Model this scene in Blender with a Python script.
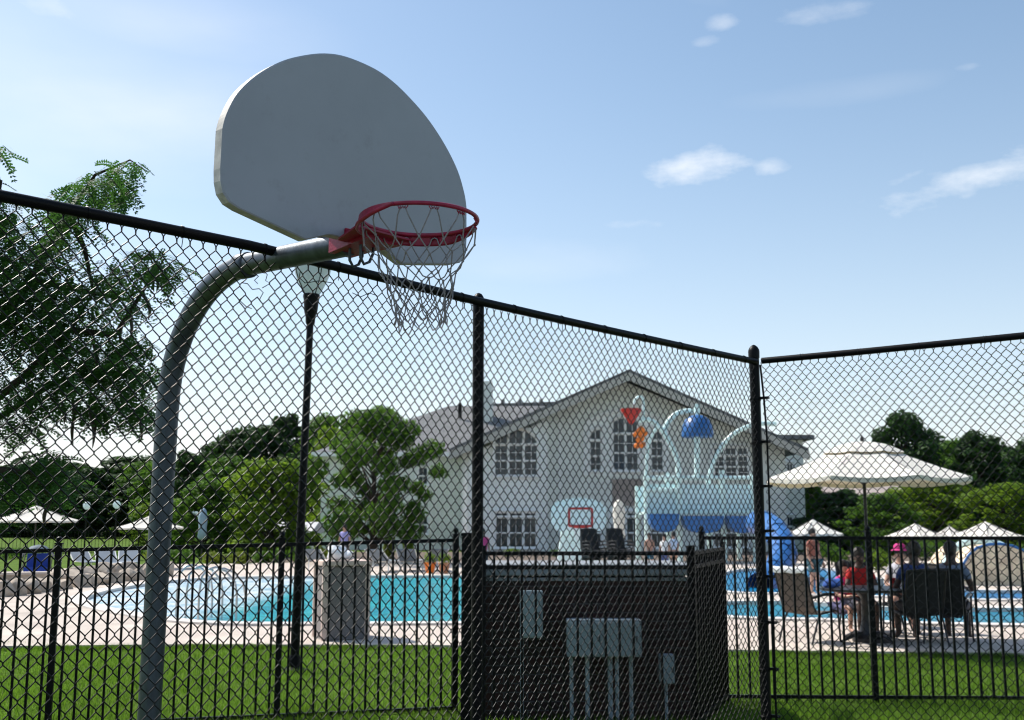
import bpy, bmesh, math, random
from mathutils import Vector, Matrix
R = math.radians
random.seed(7)
for o in list(bpy.data.objects): bpy.data.objects.remove(o)
scene = bpy.context.scene
COL = scene.collection

# ------------------------------------------------------------------ camera
F = 1060.0; EYE = 1.7; PITCH = math.atan(160 / F)
cp, sp = math.cos(PITCH), math.sin(PITCH)
cam_d = bpy.data.cameras.new('camera'); cam = bpy.data.objects.new('camera', cam_d); COL.objects.link(cam)
cam.location = (0, 0, EYE); cam.rotation_euler = (math.pi / 2 + PITCH, 0, 0)
cam_d.sensor_width = 36; cam_d.lens = 36 * F / 1024; cam_d.clip_start = 0.05; cam_d.clip_end = 6000
cam_d.dof.use_dof = True; cam_d.dof.focus_distance = 5.2; cam_d.dof.aperture_fstop = 6.3
scene.camera = cam

# ------------------------------------------------------------------ world, sun, exposure
SUN_EL, SUN_AZ = 51.0, -58.0            # azimuth measured from +Y towards +X
w = bpy.data.worlds.new('World'); scene.world = w; w.use_nodes = True
nt = w.node_tree; nt.nodes.clear()
def N(tree, t, **k):
    n = tree.nodes.new(t)
    for a, b in k.items(): setattr(n, a, b)
    return n
def mathn(tree, op, a, b=None, c=None, clamp=False):
    n = tree.nodes.new('ShaderNodeMath'); n.operation = op; n.use_clamp = clamp
    for i, x in enumerate((a, b, c)):
        if x is None: continue
        if isinstance(x, (int, float)): n.inputs[i].default_value = x
        else: tree.links.new(x, n.inputs[i])
    return n.outputs[0]
sky = N(nt, 'ShaderNodeTexSky', sky_type='NISHITA', sun_disc=False, sun_elevation=R(SUN_EL), sun_rotation=R(SUN_AZ),
        altitude=50, air_density=1.0, dust_density=1.3, ozone_density=1.3)
tc = N(nt, 'ShaderNodeTexCoord'); sep = N(nt, 'ShaderNodeSeparateXYZ'); nt.links.new(tc.outputs['Generated'], sep.inputs[0])
az = mathn(nt, 'ARCTAN2', sep.outputs[0], sep.outputs[1])
el = mathn(nt, 'ARCSINE', sep.outputs[2])
cmb = N(nt, 'ShaderNodeCombineXYZ'); nt.links.new(az, cmb.inputs[0]); nt.links.new(el, cmb.inputs[1])
mp = N(nt, 'ShaderNodeMapping'); mp.inputs['Scale'].default_value = (9, 20, 1); nt.links.new(cmb.outputs[0], mp.inputs[0])
nz = N(nt, 'ShaderNodeTexNoise'); nz.inputs['Scale'].default_value = 1.9; nz.inputs['Detail'].default_value = 9; nz.inputs['Roughness'].default_value = 0.62
nt.links.new(mp.outputs[0], nz.inputs['Vector'])
def cloud(u, v, wu, wv, strength, tilt=0.0):
    a0 = math.atan2((u - 512) / F, cp - (360 - v) / F * sp)
    b = (360 - v) / F; a = (u - 512) / F
    e0 = math.asin((sp + b * cp) / math.sqrt(1 + a * a + b * b))
    da = mathn(nt, 'SUBTRACT', az, a0); de = mathn(nt, 'SUBTRACT', el, e0)
    de = mathn(nt, 'SUBTRACT', de, mathn(nt, 'MULTIPLY', da, tilt))
    da = mathn(nt, 'DIVIDE', da, wu / F); de = mathn(nt, 'DIVIDE', de, wv / F)
    r2 = mathn(nt, 'ADD', mathn(nt, 'MULTIPLY', da, da), mathn(nt, 'MULTIPLY', de, de))
    g = mathn(nt, 'EXPONENT', mathn(nt, 'MULTIPLY', r2, -1.0))
    # erode the blob with the noise
    k = mathn(nt, 'SUBTRACT', mathn(nt, 'ADD', mathn(nt, 'MULTIPLY', g, 1.0), mathn(nt, 'MULTIPLY', nz.outputs[0], 1.9)), 1.26)
    k = mathn(nt, 'MULTIPLY', k, 1.0, clamp=True)
    return mathn(nt, 'MULTIPLY', k, strength)
cl = [cloud(695, 169, 62, 20, .80), cloud(773, 168, 26, 11, .6), cloud(980, 178, 125, 22, .68, 0.2), cloud(724, 23, 22, 8, .4),
      cloud(822, 12, 60, 14, .33), cloud(705, 41, 20, 7, .3), cloud(55, 6, 30, 12, .45), cloud(630, 224, 60, 9, .4),
      cloud(967, 67, 20, 6, .25), cloud(905, 178, 28, 7, .4, .3)]
tot = cl[0]
for c in cl[1:]: tot = mathn(nt, 'MAXIMUM', tot, c)
# thin high veil
mp2 = N(nt, 'ShaderNodeMapping'); mp2.inputs['Scale'].default_value = (3, 9, 1); mp2.inputs['Rotation'].default_value = (0, 0, -.5); nt.links.new(cmb.outputs[0], mp2.inputs[0])
nz2 = N(nt, 'ShaderNodeTexNoise'); nz2.inputs['Scale'].default_value = 1.3; nz2.inputs['Detail'].default_value = 6
nt.links.new(mp2.outputs[0], nz2.inputs['Vector'])
veil = mathn(nt, 'MULTIPLY', mathn(nt, 'SUBTRACT', nz2.outputs[0], 0.52), 0.45, clamp=True)
tot = mathn(nt, 'MAXIMUM', tot, veil)
def soft(u, v, wu, wv, strength):        # broad thin cirrus patches
    a0 = math.atan2((u - 512) / F, cp - (360 - v) / F * sp); b = (360 - v) / F; a = (u - 512) / F
    e0 = math.asin((sp + b * cp) / math.sqrt(1 + a * a + b * b))
    da = mathn(nt, 'DIVIDE', mathn(nt, 'SUBTRACT', az, a0), wu / F); de = mathn(nt, 'DIVIDE', mathn(nt, 'SUBTRACT', el, e0), wv / F)
    g = mathn(nt, 'EXPONENT', mathn(nt, 'MULTIPLY', mathn(nt, 'ADD', mathn(nt, 'MULTIPLY', da, da), mathn(nt, 'MULTIPLY', de, de)), -1.0))
    return mathn(nt, 'MULTIPLY', mathn(nt, 'MULTIPLY', g, mathn(nt, 'MULTIPLY', nz2.outputs[0], 2.0)), strength, clamp=True)
for args in ((110, 120, 230, 75, .42), (190, 30, 150, 36, .28), (560, 262, 260, 45, .26), (820, 95, 150, 20, .16), (-60, 200, 160, 120, .3)):
    tot = mathn(nt, 'MAXIMUM', tot, soft(*args))
hor = mathn(nt, 'MULTIPLY', mathn(nt, 'EXPONENT', mathn(nt, 'MULTIPLY', mathn(nt, 'MAXIMUM', el, 0.0), -5.5)), .78)   # whitish summer haze low in the sky
tot = mathn(nt, 'MAXIMUM', tot, hor)
mix = N(nt, 'ShaderNodeMix', data_type='RGBA'); nt.links.new(tot, mix.inputs['Factor'])
nt.links.new(sky.outputs[0], mix.inputs['A']); mix.inputs['B'].default_value = (6.3, 6.5, 6.8, 1)
hs = N(nt, 'ShaderNodeHueSaturation'); hs.inputs['Saturation'].default_value = 1.08; hs.inputs['Hue'].default_value = .491
nt.links.new(mix.outputs['Result'], hs.inputs['Color'])
bg = N(nt, 'ShaderNodeBackground'); bg.inputs[1].default_value = 0.127
nt.links.new(hs.outputs[0], bg.inputs[0])
wo = N(nt, 'ShaderNodeOutputWorld'); nt.links.new(bg.outputs[0], wo.inputs[0])
sd = bpy.data.lights.new('sun', 'SUN'); sd.energy = 4.6; sd.angle = R(.53); sd.color = (1, .955, .88)
sun = bpy.data.objects.new('sun', sd); COL.objects.link(sun)
sv = Vector((math.sin(R(SUN_AZ)) * math.cos(R(SUN_EL)), math.cos(R(SUN_AZ)) * math.cos(R(SUN_EL)), math.sin(R(SUN_EL))))
sun.rotation_euler = sv.to_track_quat('Z', 'Y').to_euler(); sun.location = (0, 0, 30)
scene.view_settings.view_transform = 'Standard'; scene.view_settings.look = 'None'
scene.view_settings.gamma = 1; scene.view_settings.exposure = 0.40
scene.render.engine = 'CYCLES'; scene.cycles.filter_width = 1.15
scene.cycles.max_bounces = 8; scene.cycles.transparent_max_bounces = 16

# ------------------------------------------------------------------ measuring helpers: from a bearing to a place on the ground / at a depth
def ray(u, v):
    a = (u - 512) / F; b = (360 - v) / F
    return Vector((a, cp - b * sp, sp + b * cp))
def P(u, v, Y):
    d = ray(u, v); return Vector((0, 0, EYE)) + d * (Y / d.y)
def G(u, v, z=0.0):
    d = ray(u, v); return Vector((0, 0, EYE)) + d * ((z - EYE) / d.z)
def XY(u, Y):                      # ground point on bearing u at depth Y
    p = P(u, 520, Y); return Vector((p.x, Y, 0))
def onplane(u, v, p, d):           # where the bearing meets the vertical plane through p along d
    r = ray(u, v); det = -r.x * d[1] + r.y * d[0]
    t = (-p[0] * d[1] + p[1] * d[0]) / det
    return Vector((0, 0, EYE)) + r * t

# ------------------------------------------------------------------ materials
MATS = {}
def mat(name, col, rough=.6, var=.12, scale=4.0, bump=0.0, bscale=40.0, metal=0.0, spec=.5, trans=0.0, tcol=None, coord='Object', stretch=None, coat=0.0):
    if name in MATS: return MATS[name]
    m = bpy.data.materials.new(name); m.use_nodes = True; t = m.node_tree; t.nodes.clear()
    out = N(t, 'ShaderNodeOutputMaterial'); b = N(t, 'ShaderNodeBsdfPrincipled')
    b.inputs['Roughness'].default_value = rough; b.inputs['Metallic'].default_value = metal
    b.inputs['Specular IOR Level'].default_value = spec; b.inputs['Coat Weight'].default_value = coat
    tcn = N(t, 'ShaderNodeTexCoord'); src = tcn.outputs[coord]
    if stretch:
        mpn = N(t, 'ShaderNodeMapping'); mpn.inputs['Scale'].default_value = stretch; t.links.new(src, mpn.inputs[0]); src = mpn.outputs[0]
    n = N(t, 'ShaderNodeTexNoise'); n.inputs['Scale'].default_value = scale; n.inputs['Detail'].default_value = 6; n.inputs['Roughness'].default_value = .6
    t.links.new(src, n.inputs['Vector'])
    r = N(t, 'ShaderNodeValToRGB'); e = r.color_ramp.elements
    e[0].position = .3; e[1].position = .72
    e[0].color = tuple(max(0, c * (1 - var)) for c in col) + (1,); e[1].color = tuple(min(1, c * (1 + var)) for c in col) + (1,)
    t.links.new(n.outputs[0], r.inputs[0]); t.links.new(r.outputs[0], b.inputs['Base Color'])
    rr = mathn(t, 'ADD', mathn(t, 'MULTIPLY', n.outputs[0], .16), rough - .08, clamp=True); t.links.new(rr, b.inputs['Roughness'])
    if bump:
        n2 = N(t, 'ShaderNodeTexNoise'); n2.inputs['Scale'].default_value = bscale; n2.inputs['Detail'].default_value = 5
        t.links.new(src, n2.inputs['Vector'])
        bp = N(t, 'ShaderNodeBump'); bp.inputs['Strength'].default_value = bump; bp.inputs['Distance'].default_value = .02
        t.links.new(n2.outputs[0], bp.inputs['Height']); t.links.new(bp.outputs[0], b.inputs['Normal'])
    if trans:
        tr = N(t, 'ShaderNodeBsdfTranslucent'); tr.inputs[0].default_value = tuple(tcol or col) + (1,)
        mx = N(t, 'ShaderNodeMixShader'); mx.inputs[0].default_value = trans
        t.links.new(b.outputs[0], mx.inputs[1]); t.links.new(tr.outputs[0], mx.inputs[2]); t.links.new(mx.outputs[0], out.inputs[0])
    else: t.links.new(b.outputs[0], out.inputs[0])
    MATS[name] = m; return m
def leafmat(name, c1, c2, tc_, tr=.35, scale=1.2):
    if name in MATS: return MATS[name]
    m = bpy.data.materials.new(name); m.use_nodes = True; t = m.node_tree; t.nodes.clear()
    out = N(t, 'ShaderNodeOutputMaterial'); b = N(t, 'ShaderNodeBsdfPrincipled'); b.inputs['Roughness'].default_value = .62
    b.inputs['Specular IOR Level'].default_value = .22
    tcn = N(t, 'ShaderNodeTexCoord'); n = N(t, 'ShaderNodeTexNoise'); n.inputs['Scale'].default_value = scale; n.inputs['Detail'].default_value = 3
    t.links.new(tcn.outputs['Object'], n.inputs['Vector'])
    geo = N(t, 'ShaderNodeNewGeometry')
    s = mathn(t, 'ADD', mathn(t, 'MULTIPLY', n.outputs[0], .7), mathn(t, 'MULTIPLY', geo.outputs['Random Per Island'], .4))
    r = N(t, 'ShaderNodeValToRGB'); e = r.color_ramp.elements; e[0].position = .3; e[1].position = .75
    e[0].color = tuple(c1) + (1,); e[1].color = tuple(c2) + (1,)
    t.links.new(s, r.inputs[0]); t.links.new(r.outputs[0], b.inputs['Base Color'])
    trn = N(t, 'ShaderNodeBsdfTranslucent'); mxc = N(t, 'ShaderNodeMix', data_type='RGBA'); mxc.inputs['Factor'].default_value = .5
    t.links.new(r.outputs[0], mxc.inputs['A']); mxc.inputs['B'].default_value = tuple(tc_) + (1,); t.links.new(mxc.outputs['Result'], trn.inputs[0])
    mx = N(t, 'ShaderNodeMixShader'); mx.inputs[0].default_value = tr
    t.links.new(b.outputs[0], mx.inputs[1]); t.links.new(trn.outputs[0], mx.inputs[2]); t.links.new(mx.outputs[0], out.inputs[0])
    MATS[name] = m; return m

M_wire = mat('black_vinyl_wire', (.001, .001, .0015), .34, .3, 30, spec=.23)
M_black = mat('black_powder_coat', (.0035, .0035, .0045), .42, .3, 12, bump=.12, bscale=120, spec=.14)
M_blackm = mat('black_matt_paint', (.004, .004, .005), .5, .3, 8, spec=.2, bump=.1, bscale=90)
M_galv = mat('galvanised_steel', (.075, .092, .110), .42, .35, 14, bump=.10, bscale=60, metal=.55, spec=.4, stretch=(1, 1, .35))
M_board = mat('white_fibreglass', (.365, .372, .402), .55, .06, 2.2, bump=.05, bscale=200, spec=.25)
M_edge = mat('weathered_board_edge', (.52, .49, .45), .6, .3, 18, bump=.05, bscale=80)
M_red = mat('orange_red_rim_paint', (.31, .006, .038), .42, .25, 25, bump=.1, bscale=90)
M_cord = mat('weathered_white_cord', (.27, .245, .24), .85, .25, 60)
M_globe = mat('frosted_lamp_glass', (.75, .82, .86), .25, .05, 8, trans=.6, tcol=(.85, .92, .95))
M_grassblade = leafmat('grass_blade', (.030, .056, .009), (.140, .255, .026), (.24, .46, .035), .46, 1.3)
M_conc = mat('dark_aggregate_panel', (.21, .19, .185), .9, .35, 60, bump=.5, bscale=90)
M_pink = mat('tan_concrete', (.58, .46, .40), .85, .15, 20, bump=.25, bscale=60)
M_cap = mat('pale_stone_cap', (.24, .26, .28), .95, .2, 10, spec=.05, bump=.2, bscale=40)
M_cloth = mat('white_cloth', (.75, .76, .78), .9, .05, 8)
M_canvas = mat('offwhite_canvas', (.83, .81, .76), .85, .04, 5, bump=.1, bscale=80, trans=.3, tcol=(.80, .70, .52))
M_sling = mat('brown_mesh_sling', (.11, .085, .07), .8, .2, 60, bump=.2, bscale=150)
M_slingd = mat('dark_mesh_sling', (.010, .009, .009), .8, .2, 60, bump=.2, bscale=150)
M_frame = mat('bronze_frame', (.012, .010, .010), .4, .2, 20)
M_slide = mat('blue_slide_plastic', (.022, .125, .36), .4, .15, 3)
M_aqua = mat('pale_aqua_pipe', (.66, .83, .81), .35, .08, 6)
M_aquap = mat('aqua_panel', (.62, .79, .82), .4, .12, 4)
M_redp = mat('red_plastic', (.50, .025, .02), .35, .1, 6)
M_orange = mat('orange_plastic', (.80, .20, .02), .4, .2, 12)
M_white = mat('white_paint', (.78, .78, .77), .5, .05, 6)
M_trim = mat('white_trim', (.86, .86, .84), .55, .05, 3)
M_rake = mat('beige_trim', (.50, .48, .43), .6, .06, 3)
M_glass = mat('dark_window_glass', (.02, .032, .042), .12, .3, .7, spec=.6)
M_shingle = mat('grey_shingle_roof', (.165, .170, .172), .9, .28, 3, bump=.5, bscale=10)
M_bark = mat('dark_bark', (.045, .035, .028), .95, .4, 9, bump=.8, bscale=22, stretch=(1, 1, .25), spec=.08)
M_pod = mat('dark_seed_pod', (.035, .022, .012), .5, .3, 20)
M_rock = mat('tan_boulder', (.42, .35, .28), .92, .35, 3, bump=.9, bscale=6)
M_box = mat('grey_utility_enamel', (.26, .32, .36), .5, .16, 5, bump=.08, bscale=30)
M_skin = mat('skin', (.42, .24, .17), .55, .08, 8)
M_hair = mat('dark_hair', (.015, .011, .009), .6, .3, 40)

t = M_board.node_tree; b = t.nodes['Principled BSDF']; lk = b.inputs['Base Color'].links[0]; src = lk.from_socket     # faint ball scuffs and grime
tcn = N(t, 'ShaderNodeTexCoord'); n = N(t, 'ShaderNodeTexNoise'); n.inputs['Scale'].default_value = 7; n.inputs['Detail'].default_value = 10; n.inputs['Roughness'].default_value = .72; t.links.new(tcn.outputs['Object'], n.inputs['Vector'])
rp = N(t, 'ShaderNodeValToRGB'); rp.color_ramp.elements[0].position = .56; rp.color_ramp.elements[1].position = .70; rp.color_ramp.elements[0].color = (1, 1, 1, 1); rp.color_ramp.elements[1].color = (.90, .885, .87, 1); t.links.new(n.outputs[0], rp.inputs[0])
mu = N(t, 'ShaderNodeMix', data_type='RGBA', blend_type='MULTIPLY'); mu.inputs['Factor'].default_value = 1; t.links.new(src, mu.inputs['A']); t.links.new(rp.outputs[0], mu.inputs['B']); t.links.new(mu.outputs['Result'], b.inputs['Base Color'])

# siding: narrow horizontal boards
def siding(name, col, pitch=.18):
    m = bpy.data.materials.new(name); m.use_nodes = True; t = m.node_tree; b = t.nodes['Principled BSDF']
    tcn = N(t, 'ShaderNodeTexCoord'); s = N(t, 'ShaderNodeSeparateXYZ'); t.links.new(tcn.outputs['Object'], s.inputs[0])
    fr = mathn(t, 'FRACT', mathn(t, 'DIVIDE', s.outputs[2], pitch))
    n = N(t, 'ShaderNodeTexNoise'); n.inputs['Scale'].default_value = .8; n.inputs['Detail'].default_value = 5; t.links.new(tcn.outputs['Object'], n.inputs['Vector'])
    r = N(t, 'ShaderNodeValToRGB'); e = r.color_ramp.elements; e[0].position = .3; e[1].position = .7
    e[0].color = tuple(c * .9 for c in col) + (1,); e[1].color = tuple(min(1, c * 1.08) for c in col) + (1,); t.links.new(n.outputs[0], r.inputs[0])
    t.links.new(r.outputs[0], b.inputs['Base Color']); b.inputs['Roughness'].default_value = .7
    bp = N(t, 'ShaderNodeBump'); bp.inputs['Strength'].default_value = .8; bp.inputs['Distance'].default_value = .03
    t.links.new(fr, bp.inputs['Height']); t.links.new(bp.outputs[0], b.inputs['Normal'])
    return m
M_siding = siding('beige_grey_siding', (.78, .80, .76))
M_bay = siding('pale_siding', (.90, .92, .90))
M_sidingb = siding('taupe_siding', (.36, .30, .27))

def brickmat():
    m = bpy.data.materials.new('red_brick'); m.use_nodes = True; t = m.node_tree; b = t.nodes['Principled BSDF']
    tcn = N(t, 'ShaderNodeTexCoord'); s = N(t, 'ShaderNodeSeparateXYZ'); t.links.new(tcn.outputs['Object'], s.inputs[0])
    c = N(t, 'ShaderNodeCombineXYZ'); t.links.new(mathn(t, 'ADD', s.outputs[0], s.outputs[1]), c.inputs[0]); t.links.new(s.outputs[2], c.inputs[1])
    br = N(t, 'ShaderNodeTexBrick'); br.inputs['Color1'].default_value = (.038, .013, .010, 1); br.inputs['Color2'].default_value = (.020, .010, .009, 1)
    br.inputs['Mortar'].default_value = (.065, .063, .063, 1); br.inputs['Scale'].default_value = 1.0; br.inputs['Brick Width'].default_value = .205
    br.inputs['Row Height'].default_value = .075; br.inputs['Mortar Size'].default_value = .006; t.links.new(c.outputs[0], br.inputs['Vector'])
    t.links.new(br.outputs[0], b.inputs['Base Color']); b.inputs['Roughness'].default_value = .9
    bp = N(t, 'ShaderNodeBump'); bp.invert = True; bp.inputs['Strength'].default_value = .6; bp.inputs['Distance'].default_value = .01
    t.links.new(br.outputs['Fac'], bp.inputs['Height']); t.links.new(bp.outputs[0], b.inputs['Normal'])
    return m
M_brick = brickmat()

def watermat(name, deep, shallow, x0, x1):
    m = bpy.data.materials.new(name); m.use_nodes = True; t = m.node_tree; b = t.nodes['Principled BSDF']
    tcn = N(t, 'ShaderNodeTexCoord'); s = N(t, 'ShaderNodeSeparateXYZ'); t.links.new(tcn.outputs['Object'], s.inputs[0])
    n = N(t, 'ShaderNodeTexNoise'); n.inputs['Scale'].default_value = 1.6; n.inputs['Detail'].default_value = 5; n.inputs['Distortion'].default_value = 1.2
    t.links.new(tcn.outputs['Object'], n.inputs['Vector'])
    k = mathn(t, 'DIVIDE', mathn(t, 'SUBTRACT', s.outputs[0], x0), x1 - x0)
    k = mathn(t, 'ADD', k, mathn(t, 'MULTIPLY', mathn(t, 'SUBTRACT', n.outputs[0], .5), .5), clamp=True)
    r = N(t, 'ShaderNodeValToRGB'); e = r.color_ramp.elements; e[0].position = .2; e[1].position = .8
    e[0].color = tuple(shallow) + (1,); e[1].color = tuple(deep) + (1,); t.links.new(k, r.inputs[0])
    v = N(t, 'ShaderNodeTexVoronoi'); v.feature = 'SMOOTH_F1'; v.inputs['Scale'].default_value = 2.2; t.links.new(tcn.outputs['Object'], v.inputs['Vector'])  # caustic light pattern painted into the water colour
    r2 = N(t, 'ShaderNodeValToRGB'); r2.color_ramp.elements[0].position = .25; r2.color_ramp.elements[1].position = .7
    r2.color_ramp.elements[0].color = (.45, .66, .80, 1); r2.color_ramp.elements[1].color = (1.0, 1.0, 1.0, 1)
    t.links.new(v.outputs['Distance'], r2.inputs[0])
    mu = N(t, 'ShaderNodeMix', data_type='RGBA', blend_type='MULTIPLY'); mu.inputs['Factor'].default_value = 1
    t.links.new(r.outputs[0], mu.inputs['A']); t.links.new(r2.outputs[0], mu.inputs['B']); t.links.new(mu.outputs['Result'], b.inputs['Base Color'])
    b.inputs['Roughness'].default_value = .12; b.inputs['IOR'].default_value = 1.33; b.inputs['Specular IOR Level'].default_value = .35
    n3 = N(t, 'ShaderNodeTexNoise'); n3.inputs['Scale'].default_value = 5; n3.inputs['Detail'].default_value = 4; t.links.new(tcn.outputs['Object'], n3.inputs['Vector'])
    bp = N(t, 'ShaderNodeBump'); bp.inputs['Strength'].default_value = .9; bp.inputs['Distance'].default_value = .12
    t.links.new(n3.outputs[0], bp.inputs['Height']); t.links.new(bp.outputs[0], b.inputs['Normal'])
    return m

def lawnmat():
    m = bpy.data.materials.new('lawn'); m.use_nodes = True; t = m.node_tree; b = t.nodes['Principled BSDF']
    tcn = N(t, 'ShaderNodeTexCoord')
    n = N(t, 'ShaderNodeTexNoise'); n.inputs['Scale'].default_value = .9; n.inputs['Detail'].default_value = 12; n.inputs['Roughness'].default_value = .75
    n2 = N(t, 'ShaderNodeTexNoise'); n2.inputs['Scale'].default_value = 45; n2.inputs['Detail'].default_value = 4
    t.links.new(tcn.outputs['Object'], n.inputs['Vector']); t.links.new(tcn.outputs['Object'], n2.inputs['Vector'])
    s = mathn(t, 'ADD', mathn(t, 'MULTIPLY', n.outputs[0], .6), mathn(t, 'MULTIPLY', n2.outputs[0], .4))
    r = N(t, 'ShaderNodeValToRGB'); e = r.color_ramp.elements; e[0].position = .35; e[1].position = .66
    e[0].color = (.04, .06, .012, 1); e[1].color = (.125, .225, .022, 1)
    t.links.new(s, r.inputs[0]); t.links.new(r.outputs[0], b.inputs['Base Color']); b.inputs['Roughness'].default_value = .95
    b.inputs['Specular IOR Level'].default_value = .1
    bp = N(t, 'ShaderNodeBump'); bp.inputs['Strength'].default_value = .7; bp.inputs['Distance'].default_value = .03
    t.links.new(n2.outputs[0], bp.inputs['Height']); t.links.new(bp.outputs[0], b.inputs['Normal'])
    return m

# ------------------------------------------------------------------ mesh builder
class MB:
    def __init__(s): s.v = []; s.f = []; s.mi = []; s.cur = 0
    def add(s, vs, fs):
        k = len(s.v); s.v += [tuple(x) for x in vs]
        s.f += [tuple(i + k for i in f) for f in fs]; s.mi += [s.cur] * len(fs); return s
    def box(s, c, d, rz=0.0, bev=0.0):
        x, y, z = (q / 2 for q in d); c = Vector(c); m = Matrix.Rotation(rz, 3, 'Z')
        if bev:
            bm = bmesh.new(); bmesh.ops.create_cube(bm, size=1)
            bmesh.ops.scale(bm, vec=d, verts=bm.verts); bmesh.ops.bevel(bm, geom=bm.edges[:], offset=bev, segments=2, affect='EDGES')
            bm.verts.index_update(); s.add([c + m @ q.co for q in bm.verts], [[q.index for q in f.verts] for f in bm.faces]); bm.free(); return s
        vs = [c + m @ Vector((a * x, b * y, e * z)) for e in (-1, 1) for a, b in ((-1, -1), (1, -1), (1, 1), (-1, 1))]
        return s.add(vs, [(3, 2, 1, 0), (4, 5, 6, 7), (0, 1, 5, 4), (1, 2, 6, 5), (2, 3, 7, 6), (3, 0, 4, 7)])
    def tube(s, pts, rad, n=8, closed=False, caps=True):
        pts = [Vector(p) for p in pts]; L = len(pts); up = None; rings = []
        for i, p in enumerate(pts):
            a = pts[(i - 1) % L] if (closed or i > 0) else p; b = pts[(i + 1) % L] if (closed or i < L - 1) else p
            t = (b - a); t = t.normalized() if t.length > 1e-9 else Vector((0, 0, 1))
            if up is None: up = Vector((0, 0, 1)) if abs(t.z) < .9 else Vector((0, 1, 0))
            e1 = t.cross(up)
            if e1.length < 1e-5: e1 = t.cross(Vector((1, 0, 0)))
            e1.normalize(); e2 = e1.cross(t).normalized(); up = e2
            r = rad[i] if isinstance(rad, (list, tuple)) else rad
            rings.append([p + (e1 * math.cos(2 * math.pi * k / n) + e2 * math.sin(2 * math.pi * k / n)) * r for k in range(n)])
        fs = []; m = L if closed else L - 1
        for i in range(m):
            j = (i + 1) % L
            for k in range(n): fs.append((j * n + k, j * n + (k + 1) % n, i * n + (k + 1) % n, i * n + k))
        if caps and not closed: fs.append(tuple(range(n))); fs.append(tuple((L - 1) * n + k for k in range(n - 1, -1, -1)))
        return s.add([q for r in rings for q in r], fs)
    def lathe(s, prof, c=(0, 0, 0), n=20):
        c = Vector(c); vs = [c + Vector((r * math.cos(2 * math.pi * k / n), r * math.sin(2 * math.pi * k / n), z)) for r, z in prof for k in range(n)]
        fs = [(i * n + k, i * n + (k + 1) % n, (i + 1) * n + (k + 1) % n, (i + 1) * n + k) for i in range(len(prof) - 1) for k in range(n)]
        fs.append(tuple(range(n - 1, -1, -1))); fs.append(tuple((len(prof) - 1) * n + k for k in range(n)))
        return s.add(vs, fs)
    def prism(s, pts, ex):           # closed planar outline (3D points) pushed by the vector ex
        ex = Vector(ex); n = len(pts); a = [Vector(p) for p in pts]
        return s.add(a + [p + ex for p in a], [tuple(range(n - 1, -1, -1)), tuple(range(n, 2 * n))] + [(i, (i + 1) % n, (i + 1) % n + n, i + n) for i in range(n)])
    def blob(s, c, r, seed=0, amp=.25, sub=2, flat=False):
        bm = bmesh.new(); bmesh.ops.create_icosphere(bm, subdivisions=sub, radius=1); rd = random.Random(seed)
        ph = [(Vector((rd.uniform(-2, 2), rd.uniform(-2, 2), rd.uniform(-2, 2))), rd.uniform(0, 6)) for _ in range(5)]
        c = Vector(c); vs = []
        for q in bm.verts:
            k = 1 + amp * sum(math.sin(q.co.dot(p) * 1.7 + o) for p, o in ph) / 3
            vs.append(c + Vector((q.co.x * r[0] * k, q.co.y * r[1] * k, q.co.z * r[2] * k)))
        bm.verts.index_update(); s.add(vs, [[q.index for q in f.verts] for f in bm.faces]); bm.free(); return s
    def build(s, name, m, parent=None, smooth=None, world=True, origin=None):
        me = bpy.data.meshes.new(name)
        off = Vector(parent.location) if (parent and world) else (Vector(origin) if origin is not None else Vector())
        if parent and world and parent.parent: off = off + Vector(parent.parent.location)
        me.from_pydata([tuple(Vector(q) - off) for q in s.v], [], s.f)
        for x in (m if isinstance(m, (list, tuple)) else [m]): me.materials.append(x)
        if any(s.mi): me.polygons.foreach_set('material_index', s.mi)
        me.validate(); me.update()
        if smooth:
            me.polygons.foreach_set('use_smooth', [True] * len(me.polygons))
            try: me.set_sharp_from_angle(angle=R(smooth))
            except Exception: pass
        o = bpy.data.objects.new(name, me); COL.objects.link(o)
        if parent: o.parent = parent
        elif origin is not None: o.location = origin
        return o
def thing(name, label, cat, loc=(0, 0, 0), rz=0, group=None):
    o = bpy.data.objects.new(name, None); COL.objects.link(o); o.location = loc; o.rotation_euler = (0, 0, rz)
    o.empty_display_size = .2; o['label'] = label; o['category'] = cat
    if group: o['group'] = group
    return o
def tag(o, label, cat, group=None, kind=None):
    if label: o['label'] = label; o['category'] = cat
    if group: o['group'] = group
    if kind: o['kind'] = kind
    return o
def dup(root, loc, rz, label, group=None, scale=None):
    def rec(o, par):
        c = o.copy(); COL.objects.link(c); c.parent = par
        for ch in o.children: rec(ch, c)
        return c
    kids = list(root.children)
    r = root.copy(); COL.objects.link(r); r.location = loc; r.rotation_euler = (0, 0, rz); r['label'] = label
    if scale: r.scale = scale if isinstance(scale, tuple) else (scale,) * 3
    if group: r['group'] = group
    for ch in kids: rec(ch, r)
    return r
def struct(name, mb, m, smooth=None):
    o = mb.build(name, m, smooth=smooth); o['kind'] = 'structure'; return o

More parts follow.
